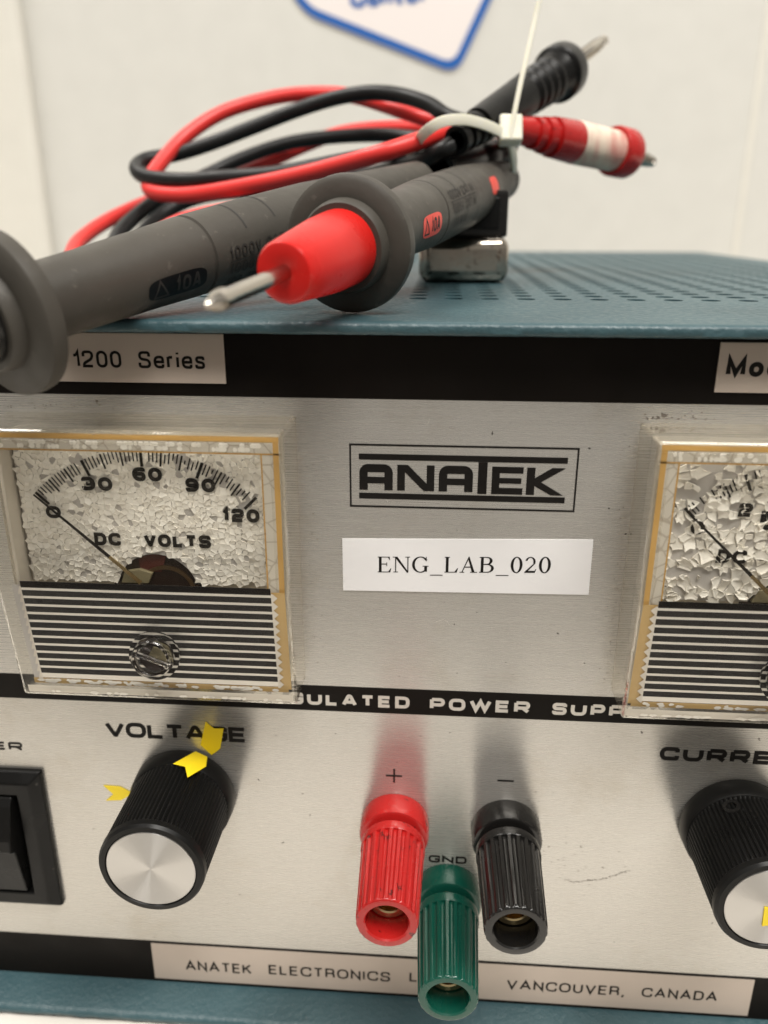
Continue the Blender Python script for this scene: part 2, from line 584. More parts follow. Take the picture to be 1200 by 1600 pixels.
# plain grotesque: (width, [(closed, points)...]) centre lines in capital heights
SG = {
 '0': (.50, [(1, [(0, 0), (0, 1), (.5, 1), (.5, 0)])]),
 '1': (.27, [(0, [(0, .74), (.17, .78), (.27, 1, 0), (.27, 0)])]),
 '2': (.52, [(0, [(0, .68), (0, 1), (.52, 1), (.52, .55), (.02, .2), (0, 0, 0), (.52, 0)])]),
 'A': (.70, [(0, [(0, 0), (.35, 1, 0), (.70, 0)]), (0, [(.13, .33), (.57, .33)])]),
 'C': (.66, [(0, [(.66, .68), (.66, 1), (0, 1), (0, 0), (.66, 0), (.66, .32)])]),
 'D': (.60, [(1, [(0, 0, 0), (0, 1, 0), (.60, 1), (.60, 0)])]),
 'E': (.50, [(0, [(.5, 1), (0, 1, 0), (0, 0, 0), (.5, 0)]), (0, [(0, .52), (.46, .52)])]),
 'I': (.0, [(0, [(0, 0), (0, 1)])]),
 'K': (.58, [(0, [(0, 0), (0, 1)]), (0, [(.55, 1), (0, .40)]), (0, [(.2, .60), (.58, 0)])]),
 'L': (.44, [(0, [(0, 1), (0, 0, 0), (.44, 0)])]),
 'M': (.70, [(0, [(0, 0), (0, 1, 0), (.35, .05, 0), (.70, 1, 0), (.70, 0)])]),
 'N': (.58, [(0, [(0, 0), (0, 1, 0), (.58, 0, 0), (.58, 1)])]),
 'O': (.70, [(1, [(0, 0), (0, 1), (.70, 1), (.70, 0)])]),
 'R': (.56, [(0, [(0, 0), (0, 1, 0), (.54, 1, .6), (.54, .48, .6), (0, .48)]), (0, [(.34, .48), (.54, .46, .4), (.56, 0)])]),
 'S': (.58, [(0, [(.56, .72), (.56, 1), (.02, 1), (.02, .56), (.58, .46), (.58, 0), (0, 0), (0, .30)])]),
 'T': (.56, [(0, [(0, 1), (.56, 1)]), (0, [(.28, 1), (.28, 0)])]),
 'U': (.56, [(0, [(0, 1), (0, 0), (.56, 0), (.56, 1)])]),
 'V': (.64, [(0, [(0, 1), (.32, 0, 0), (.64, 1)])]),
 ',': (.05, [(0, [(.05, .05), (.05, -.08), (-.03, -.24)])]),
 'd': (.46, [(1, [(0, 0), (0, .70), (.46, .70), (.46, 0)]), (0, [(.46, 1.02), (.46, 0)])]),
 'e': (.46, [(0, [(0, .36), (.46, .36, 0), (.46, .70), (0, .70), (0, 0), (.46, 0), (.46, .2)])]),
 'i': (.0, [(0, [(0, 0), (0, .70)]), (0, [(0, .90), (0, 1.03)])]),
 'l': (.0, [(0, [(0, 0), (0, 1.02)])]),
 'n': (.43, [(0, [(0, 0), (0, .72)]), (0, [(0, .38), (0, .70), (.43, .70), (.43, 0)])]),
 'o': (.47, [(1, [(0, 0), (0, .70), (.47, .70), (.47, 0)])]),
 'r': (.24, [(0, [(0, 0), (0, .72)]), (0, [(0, .36), (0, .69), (.26, .69)])]),
 's': (.42, [(0, [(.41, .52), (.41, .70), (.02, .70), (.02, .40), (.42, .32), (.42, 0), (0, 0), (0, .2)])]),
 't': (.30, [(0, [(.12, .93), (.12, 0), (.32, 0)]), (0, [(0, .68), (.32, .68)])]),
}

def sans(mb, text, x0, x1, z0, cap, y, t=.135, dz=0., put=None, gap=.15, space=.42):
    adv = 0
    for c in text:
        adv += space if c == ' ' else SG[c][0] + t + gap
    adv -= gap
    k = (x1 - x0) / (adv * cap)
    T_ = t * cap
    x, j = 0., 0
    for c in text:
        if c == ' ':
            x += space
            continue
        wd, parts = SG[c]
        for cl, pts in parts:
            P = [((x + q[0]) * cap * k + T_ / 2, T_ / 2 + q[1] * (cap - T_), q[2] if len(q) > 2 else 1) for q in pts]
            yy = y - .003 * (j % 4)
            j += 1
            stroke(mb, rounded(P, cl, .34 * cap), T_, cl,
                   (lambda p, yy=yy: (x0 + p.x, yy, z0 + p.y + dz * p.x / (x1 - x0))))
        x += wd + t + gap
    return mb

def serif(mb, text, x0, x1, z0, z1, y, dz=0.):
    """book-face capitals and figures drawn from thick and thin pieces"""
    H = z1 - z0
    TH, TN, SF = .155, .058, .042
    def ring(cx, cy, rx, ry, a0=0, a1=360, thick=TH, thin=TN, n=40):
        v, f = [], []
        for i in range(n + 1):
            t = math.radians(a0 + (a1 - a0) * i / n)
            c, s_ = math.cos(t), math.sin(t)
            v.append((cx + rx * c, cy + ry * s_))
            v.append((cx + (rx - thick) * c, cy + (ry - thin) * s_))
        for i in range(n):
            f.append((2 * i, 2 * i + 1, 2 * i + 3, 2 * i + 2))
        return v, f
    def q(*p):
        return list(p), [tuple(range(len(p)))]
    def bx(a, b, c, d):
        return q((a, c), (b, c), (b, d), (a, d))
    def stem(x, t=TH, foot=.07, top=True, bot=True):
        o = [bx(x, x + t, 0, 1)]
        if bot: o.append(bx(x - foot, x + t + foot, 0, SF))
        if top: o.append(bx(x - foot, x + t + foot, 1 - SF, 1))
        return o
    G = {
     'E': (.86, stem(.12) + [bx(.05, .78, 0, SF), bx(.05, .74, 1 - SF, 1), bx(.25, .58, .5, .5 + TN),
           q((.66, SF), (.78, SF), (.83, .25), (.79, .25)), q((.64, 1 - SF), (.74, 1 - SF), (.76, .78), (.73, .78)), bx(.555, .59, .40, .64)]),
     'N': (1.02, [bx(.14, .14 + TN, 0, 1), bx(.04, .31, 0, SF), bx(.84, .84 + TN, 0, 1), bx(.71, .99, 1 - SF, 1), bx(0, .2, 1 - SF, 1),
           q((.10, 1), (.27, 1), (.885, .04), (.885, -.02), (.82, -.02))]),
     'G': (1.02, [ring(.52, .5, .48, .52, 35, 325), bx(.74, .74 + TH, .05, .42), bx(.64, .98, .42 - SF, .42),
           q((.83, .72), (.865, .72), (.865, 1.0), (.84, 1.0), (.80, .9))]),
     '_': (.72, [bx(.0, .72, -.20, -.15)]),
     'L': (.86, stem(.12) + [bx(.05, .76, 0, SF), q((.62, SF), (.76, SF), (.82, .28), (.78, .28))]),
     'A': (1.02, [q((.10, .0), (.16, 0), (.52, .92), (.49, 1.02)), q((.70, 0), (.86, 0), (.53, 1.02), (.49, 1.02), (.46, .9)), bx(.25, .70, .32, .32 + TN),
           bx(.0, .27, 0, SF), bx(.60, 1.0, 0, SF)]),
     'B': (.94, stem(.12, top=False, bot=False) + [bx(.04, .50, 0, SF + .01), bx(.04, .48, 1 - SF - .01, 1), bx(.25, .5, .50, .50 + TN),
           ring(.48, .755, .29, .245, -90, 90), ring(.50, .275, .36, .275, -90, 90)]),
     '0': (.74, [ring(.37, .5, .33, .52)]),
     '2': (.74, [ring(.34, .70, .29, .31, -20, 165, .12, .05), q((.54, .60), (.63, .60), (.22, .12), (.06, .0), (.03, .05)),
           q((.03, 0), (.62, 0), (.70, .24), (.66, .24), (.60, .13), (.10, .12))]),
    }
    gap = .05
    adv = sum(G[c][0] + gap for c in text) - gap
    k = (x1 - x0) / adv
    x = 0
    j = 0
    for c in text:
        wd, parts = G[c]
        for vs, fs in parts:
            yy = y - .002 * (j % 5)
            j += 1
            mb.add([(x0 + (x + a) * k, yy, z0 + b * H + dz * (x + a) / adv) for a, b in vs], fs)
        x += wd + gap
    return mb

# ------------------------------------------------------------------ the setting
def structure(o):
    o['kind'] = 'structure'
    return o

structure(MB().box(-900, 900, -125, 448, -64, -44.25).build('table_surface', M_table, bevel=2))
wall = structure(MB().box(-1400, 1400, 450, 470, -400, 1000).build('wall', M_wall))
MB().box(-420, -268, 440, 450.5, -400, 1000).build('trim', M_cwall, wall, bevel=9, seg=5)
MB().box(182, 186.5, 449.2, 450.5, -400, 1000).build('trim', M_cwall, wall, bevel=.8)

# sign on the wall
sg = thing('wall_sign', 'white angular sign with rounded blue border and blue lettering on the wall', 'sign', (-40, 449, 230))
shape = [(-92.3, 216.6), (1.6, 183.0), (47, 275), (-10, 330), (-95, 330), (-121, 262)]
def inset(poly, d):
    n = len(poly)
    out = []
    for i in range(n):
        p, a, b = Vector(poly[i]), Vector(poly[i - 1]), Vector(poly[(i + 1) % n])
        d0, d1 = (p - a).normalized(), (b - p).normalized()
        n0, n1 = Vector((-d0.y, d0.x)), Vector((-d1.y, d1.x))
        m_ = (n0 + n1).normalized()
        out.append(tuple(p + m_ * d / m_.dot(n1)))
    return out
outer = [tuple(v) for v in rounded(shape, True, 9)]
inner = [tuple(v) for v in rounded(inset(shape, 4.8), True, 6.5)]
MB().slab(outer, 448.6, 450).build('board', M_sign, sg)
bd = MB()
n_ = len(outer)
bd.add([(x, 448.4, z) for x, z in outer] + [(x, 448.4, z) for x, z in inner],
       [(i, (i + 1) % n_, (i + 1) % n_ + n_, i + n_) for i in range(n_)])
bd.build('border', M_blue, sg)
sans(MB(), 'Center', -64.0, -17.5, 218.9, 14.5, 448.3, .2, 2.6).build('lettering', M_blue, sg)

# ------------------------------------------------------------------ the power supply
ps = thing('power_supply', 'teal bench power supply with aluminium front panel, meters, knobs and terminals', 'power supply', (0, 0, -44.25))
TOPZ, LIPP = 85.9, 4.0
case = MB()
# perforated top: square cells with round holes, thickness 1.2
HX0, HX1, HY0, HY1, PT = -98.5, 99.0, 28.2, 240.0, 6.25
nx, ny = int((HX1 - HX0) / PT), int((HY1 - HY0) / PT)
HX1, HY1 = HX0 + nx * PT, HY0 + ny * PT
X0, X1, Y0, Y1 = -105.5, 105.5, -LIPP, 256.0
def grid_top(z, flip):
    v, f = [], []
    def quad(a, b, c, d):
        i = len(v)
        v.extend([(a, c, z), (b, c, z), (b, d, z), (a, d, z)])
        f.append((i, i + 1, i + 2, i + 3))
    quad(X0, X1, Y0 + 1.0, HY0)
    quad(X0, X1, HY1, Y1)
    quad(X0, HX0, HY0, HY1)
    quad(HX1, X1, HY0, HY1)
    R_, K = 1.65, 12
    for i in range(nx):
        for j in range(ny):
            cx, cy = HX0 + (i + .5) * PT, HY0 + (j + .5) * PT
            b = len(v)
            h = PT / 2
            sq = [(h, 0), (h, h * .577), (h, h), (h * .577, h), (0, h), (-h * .577, h), (-h, h), (-h, h * .577), (-h, 0), (-h, -h * .577), (-h, -h),
                  (-h * .577, -h), (0, -h), (h * .577, -h), (h, -h), (h, -h * .577)]
            ang = [0, 22.5, 45, 67.5, 90, 112.5, 135, 157.5, 180, 202.5, 225, 247.5, 270, 292.5, 315, 337.5]
            for (a, c) in sq:
                v.append((cx + a, cy + c, z))
            for t in ang:
                t = math.radians(t)
                v.append((cx + R_ * math.cos(t), cy + R_ * math.sin(t), z))
            for t in ang:
                t = math.radians(t)
                v.append((cx + R_ * math.cos(t), cy + R_ * math.sin(t), z - 1.2))
            for k in range(16):
                k2 = (k + 1) % 16
                f.append((b + k, b + k2, b + 16 + k2, b + 16 + k))
                f.append((b + 16 + k, b + 16 + k2, b + 32 + k2, b + 32 + k))
    case.add(v, f)
grid_top(TOPZ, False)
# rolled front lip, slightly uneven
lip = [(Y0 + 1.0, TOPZ), (Y0 + .5, TOPZ - .08), (Y0 + .15, TOPZ - .32), (Y0, TOPZ - .65), (Y0, TOPZ - 1.45), (Y0 + .2, TOPZ - 1.7), (Y0 + .6, TOPZ - 1.8), (1.0, TOPZ - 1.8)]
NL = 160
v, f = [], []
for i in range(NL + 1):
    x = X0 + (X1 - X0) * i / NL
    for k, (yy, zz) in enumerate(lip):
        jx = 0 if k in (0, 7) else rnd.uniform(-.05, .05)
        v.append((x, yy + jx, zz + jx * .5))
for i in range(NL):
    for k in range(len(lip) - 1):
        a = i * len(lip) + k
        f.append((a, a + 1, a + 1 + len(lip), a + len(lip)))
case.add(v, f)
# sides, back, bottom
case.add([(X0, Y0, TOPZ), (X0, Y1, TOPZ), (X0, Y1, -43.6), (X0, Y0, -43.6)], [(0, 1, 2, 3)])
case.add([(X1, Y0, TOPZ), (X1, Y1, TOPZ), (X1, Y1, -43.6), (X1, Y0, -43.6)], [(3, 2, 1, 0)])
case.add([(X0, Y1, TOPZ), (X1, Y1, TOPZ), (X1, Y1, -43.6), (X0, Y1, -43.6)], [(0, 1, 2, 3)])
cs = case.build('case', M_teal, ps, smooth=40)
# bottom ledge in front of the panel
led = [(1.0, -41.3), (-5.9, -42.0), (-6.6, -42.2), (-7.0, -42.7), (-7.0, -43.3), (-6.6, -43.9), (-5.9, -44.1), (250, -44.1)]
v, f = [], []
for i in range(NL + 1):
    x = X0 + (X1 - X0) * i / NL
    for k, (yy, zz) in enumerate(led):
        jx = 0 if k in (0, 7) else rnd.uniform(-.07, .07)
        v.append((x, yy + jx, zz + jx * .6))
for i in range(NL):
    for k in range(len(led) - 1):
        a = i * len(led) + k
        f.append((a, a + 1, a + 1 + len(led), a + len(led)))
MB().add(v, f).build('bottom_ledge', M_teal, ps, smooth=40)
MB().box(-103, 103, 6, 250, -40, 79).build('inner_chassis', M_blk, ps)

# front panel sheet with its printed stripes
pan = MB().box(-104.5, 104.5, 0, 1.6, -41.25, 84.6).build('front_panel', M_alu, ps, uv=True)
MB().rect(-104.4, 104.4, 74.6, 84.55, -.03).build('top_stripe', M_black, pan)
MB().rect(-104.4, 104.4, 21.95, 26.75, -.03).build('middle_stripe', M_black, pan)
MB().rect(-104.4, 104.4, -41.2, -31.0, -.03).build('bottom_stripe', M_black, pan)
for wd_, xa_, xb_ in (('REGULATED', -33.2, -7.3), ('POWER', -3.97, 12.3), ('SUPPLY', 15.9, 33.0)):
    wide(MB(), wd_, xa_, xb_, 23.05, 25.3, -.06, .27, .30, rad=.28).build('stripe_lettering', M_silver, pan)
for args in (('VOLTAGE', -59.5, -34.9, 14.95, 17.95, -.04, .245, .07), ('CURRENT', 33.9, 59.2, 15.15, 17.75, -.04, .285, .2),
             ('POWER', -90.4, -74.9, 11.2, 12.9, -.04, .24, .25), ('GND', -3.55, 3.2, -8.55, -6.95, -.04, .24, .2)):
    wide(MB(), *args).build('panel_lettering', M_ink, pan)
MB().rect(-11.15, -8.4, 9.4, 9.72, -.04).rect(-9.92, -9.6, 8.15, 10.98, -.043).build('plus_mark', M_ink, pan)
MB().rect(7.75, 10.5, 9.45, 9.8, -.04).build('minus_mark', M_ink, pan)
# maker's badge: double rules and squared capitals inside a frame
lg = MB()
def lx(p): return (p - 584) * .0325
def lz(p): return 67.94 - (p - 95) * .0349
def lr(a, b, c, d, y=-.04): lg.rect(lx(a), lx(b), lz(d), lz(c), y)
lr(70, 1098, 95, 103); lr(70, 1098, 369, 377); lr(70, 78, 103, 369, -.043); lr(1090, 1098, 103, 369, -.043)
lr(113, 1050, 138, 164); lr(113, 1050, 312, 338)
def ls(pts, w_, closed=False, rad=22, y=-.05):
    P = rounded([(lx(a), lz(b)) + tuple(k) for a, b, *k in pts], closed, rad * .0335)
    stroke(lg, P, w_ * .0335, closed, lambda p: (p.x, y, p.y))
for x0_, x1_ in ((115, 268), (478, 632)):
    ls([(x0_ + 19, 298), (x0_ + 19, 201), (x1_ - 19, 201), (x1_ - 19, 298)], 37)
    ls([(x0_ + 34, 254), (x1_ - 34, 254)], 30, y=-.053)
ls([(306, 298), (306, 184)], 34); ls([(440, 298), (440, 184)], 34, y=-.053)
lg.add([(lx(a), -.056, lz(b)) for a, b in ((290, 184), (337, 184), (457, 298), (410, 298))], [(0, 1, 2, 3)])
ls([(675, 165), (675, 305)], 40)
ls([(857, 197), (735, 197, 0), (735, 290, 0), (857, 290)], 29); ls([(740, 244), (850, 244)], 25, y=-.053)
lr(717, 752, 184, 304, -.056)
lr(873, 910, 184, 304)
lg.add([(lx(a), -.053, lz(b)) for a, b in ((905, 233), (985, 184), (1045, 184), (938, 247), (1040, 304), (985, 304), (905, 262))], [(0, 1, 2, 3, 4, 5, 6)])
lg.build('badge', M_ink, pan)
# scratches: short bright cuts in the panel
scm = MB()
def scratch(pts, w_=.06, y=-.02):
    stroke(scm, [Vector(p) for p in pts], w_, False, lambda p: (p.x, y, p.y))
scratch([(-14, 71.2), (-8, 71.4), (-5.2, 71.0), (-5.0, 71.9)]); scratch([(-5.4, 71.2), (0, 70.2)], .04)
scratch([(-3.4, 39.2), (-2.2, 39.6), (-1.6, 39.4), (-1.2, 38.7)], .09); scratch([(-20, 66), (-18.9, 65.3)], .08)
scratch([(20.5, 54), (21.5, 52)], .04); scratch([(-11.5, 60), (-11.0, 59.0)], .05)
for k in range(26):
    a, b = rnd.uniform(-24, 60), rnd.uniform(-28, 72)
    t = rnd.uniform(0, 3.1)
    l_ = rnd.uniform(.2, .9)
    scratch([(a, b), (a + l_ * math.cos(t), b + l_ * math.sin(t))], rnd.uniform(.03, .07))
scm.build('scratches', M_sil2, pan)['kind'] = 'stuff'
# dark rub marks and specks
M_smut = mat('grey_smut', (.16, .135, .11), .7)
smm = MB()
def blot(x, z, r, y=-.022):
    n = 7
    a0 = rnd.uniform(0, 6)
    smm.sheet([(x + r * rnd.uniform(.5, 1.2) * math.cos(a0 + 2 * math.pi * k / n), z + r * rnd.uniform(.4, 1.) * math.sin(a0 + 2 * math.pi * k / n)) for k in range(n)], y)
for k in range(60):
    blot(rnd.gauss(-60, 6), 72.3 + abs(rnd.gauss(0, .5)), rnd.uniform(.04, .16))
for k in range(45):
    blot(25.2 + abs(rnd.gauss(0, 6)), 72.3 + abs(rnd.gauss(0, .6)), rnd.uniform(.04, .2))
blot(28.0, 73.0, .45); blot(-54, 73.6, .28)
for k in range(60):
    blot(24.3 - abs(rnd.gauss(0, .9)), rnd.uniform(27, 70), rnd.uniform(.04, .13))
for k in range(30):
    blot(-23.4 + abs(rnd.gauss(0, .9)), rnd.uniform(30, 70), rnd.uniform(.04, .14))
for k in range(120):
    blot(rnd.uniform(-75, 62), rnd.uniform(-30, 20), rnd.uniform(.03, .1))
for k in range(40):
    blot(rnd.gauss(14.5, 1.5), rnd.gauss(-2, 5), rnd.uniform(.05, .2))
cz = [(20.5, -10.6), (22.2, -11.4), (24.5, -10.8), (26.5, -10.5), (28.2, -9.8), (29.8, -8.8), (31.5, -8.0)]
for k in range(len(cz) - 1):
    a, b = cz[k], cz[k + 1]
    for t in range(14):
        u_ = t / 14
        blot(a[0] + (b[0] - a[0]) * u_ + rnd.gauss(0, .08), a[1] + (b[1] - a[1]) * u_ + rnd.gauss(0, .1), rnd.uniform(.04, .16))
for k in range(40):
    blot(rnd.gauss(22, 4), rnd.gauss(-7, 3.5), rnd.uniform(.05, .16))
smm.build('dirt', M_smut, pan)['kind'] = 'stuff'

# printed plates
def plate(name, x0, x1, z0, z1, lab=None):
    o = MB().box(x0, x1, -.35, -.04, z0, z1).build(name, M_plate, ps, bevel=.08)
    if lab: o['label'] = lab
    return o
pl = plate('name_plate', -61.6, -34.4, 76.5, 83.6, 'silver plate reading 1200 Series')
sans(MB(), '1200  Series', -56.75, -37.25, 78.62, 2.45, -.38, .165).build('lettering', M_ink, pl)
pl = plate('name_plate', 34.35, 61.6, 76.35, 83.25, 'silver plate reading Model')
sans(MB(), 'Model', 35.5, 46.4, 78.6, 2.65, -.38, .25).build('lettering', M_ink, pl)
pl = MB().box(-56.2, 56.4, -.12, -.035, -40.5, -31.6).build('maker_plate', M_plate, ps)
pl['label'] = 'long silver plate with the maker name and city'
mk = MB()
sans(mk, 'ANATEK', -49.9, -36.9, -37.9, 2.45, -.14, .165)
sans(mk, 'ELECTRONICS', -33.6, -10.2, -37.6, 2.4, -.14, .165)
sans(mk, 'LIMITED', -6.6, 6.5, -37.2, 2.4, -.14, .165)
sans(mk, 'VANCOUVER,', 11.7, 33.5, -37.5, 2.35, -.14, .165)
sans(mk, 'CANADA', 36.6, 50.4, -37.35, 2.3, -.14, .165)
mk.build('lettering', M_ink, pl)
# white asset label
lb = MB().slab([(-17.95, 44.2), (19.9, 44.75), (19.85, 53.85), (-17.95, 52.9)], -.15, -.03).build('asset_label', M_tape, ps)
serif(MB(), 'ENG_LAB_020', -12.65, 13.95, 47.5, 50.1, -.18, .75).build('lettering', M_ink, lb)

# ---- yellow arrow stickers
def arrow(name, tip, tail, wd, parent, y=-.12, notch=.35):
    t, b = Vector(tip), Vector(tail)
    d = (t - b)
    n = Vector((-d.y, d.x)).normalized() * wd / 2
    P = [t, t - d * .32 + n, b + n, b + d * notch, b - n, t - d * .32 - n]
    return MB().slab([tuple(p) for p in P], y, y + .08).build(name, M_yel, parent)

a_ = MB().slab([(-61.2, 4.7), (-58.2, 4.6), (-56.0, 3.3), (-58.3, 1.7), (-61.1, 1.45), (-59.6, 2.9)], -.15, -.05).build('arrow_sticker', M_yel, ps)
a_ = MB().slab([(-41.75, 18.9), (-40.4, 17.6), (-38.75, 17.7), (-39.6, 13.6), (-41.2, 12.2), (-43.0, 14.2)], -.18, -.06).build('arrow_sticker', M_yel, ps)

# ---- panel meters
def cells(x0, x1, z0, z1, pitch):
    """crazed paint: one polygon per shuffled grid point, cut by its neighbours' bisectors"""
    nx_, nz_ = int((x1 - x0) / pitch) + 1, int((z1 - z0) / pitch) + 1
    P = {(i, j): (x0 + (i + .5 + rnd.uniform(-.46, .46)) * pitch, z0 + (j + .5 + rnd.uniform(-.46, .46)) * pitch) for i in range(-2, nx_ + 2) for j in range(-2, nz_ + 2)}
    out = []
    for (i, j), (x, z) in P.items():
        if not (0 <= i < nx_ and 0 <= j < nz_):
            continue
        R_ = 1.6 * pitch
        poly = [(x - R_, z - R_), (x + R_, z - R_), (x + R_, z + R_), (x - R_, z + R_)]
        for di in (-2, -1, 0, 1, 2):
            for dj in (-2, -1, 0, 1, 2):
                q = P.get((i + di, j + dj))
                if q is None or (di == 0 and dj == 0):
                    continue
                mx_, mz_ = (x + q[0]) / 2, (z + q[1]) / 2
                dx, dz = q[0] - x, q[1] - z
                new = []
                for k in range(len(poly)):
                    a_, b_ = poly[k], poly[(k + 1) % len(poly)]
                    da = (a_[0] - mx_) * dx + (a_[1] - mz_) * dz
                    db = (b_[0] - mx_) * dx + (b_[1] - mz_) * dz
                    if da <= 0: new.append(a_)
                    if da * db < 0:
                        t = da / (da - db)
                        new.append((a_[0] + (b_[0] - a_[0]) * t, a_[1] + (b_[1] - a_[1]) * t))
                poly = new
        out.append(((x, z), poly))
    return out

def flake(mb, c, poly, p, shrink, th, curl, tilt, rag=0.):
    """a chip of paint: flat top, dished or domed, edge walls down to the plate"""
    cx_ = sum(q[0] for q in poly) / len(poly)
    cz_ = sum(q[1] for q in poly) / len(poly)
    pts = []
    for k, q in enumerate(poly):
        s_ = shrink * (1 + rnd.uniform(-rag, rag))
        pts.append(((q[0] - cx_) * s_, (q[1] - cz_) * s_))
        if rag:
            q2 = poly[(k + 1) % len(poly)]
            m_ = ((q[0] + q2[0]) / 2 - cx_, (q[1] + q2[1]) / 2 - cz_)
            s_ = shrink * (1 + rnd.uniform(-rag * 1.6, rag * .6))
            pts.append((m_[0] * s_, m_[1] * s_))
    n = len(pts)
    tx, tz = rnd.gauss(0, tilt), rnd.gauss(0, tilt)
    cu = rnd.gauss(curl, abs(curl) * .8)
    v = [(cx_, -(p + th + cu * .0), cz_)]
    for f_, h_ in ((.62, .25), (1., 1.)):
        for a_, b_ in pts:
            v.append((cx_ + a_ * f_, -(p + max(.015, th + cu * h_ + (a_ * tx + b_ * tz) * f_)), cz_ + b_ * f_))
    for a_, b_ in pts:
        v.append((cx_ + a_ * .97, -(p + .001), cz_ + b_ * .97))
    f = []
    for k in range(n):
        k2 = (k + 1) % n
        f += [(0, 1 + k, 1 + k2), (1 + k, 1 + n + k, 1 + n + k2, 1 + k2), (1 + n + k, 1 + 2 * n + k, 1 + 2 * n + k2, 1 + n + k2)]
    mb.add(v, f)

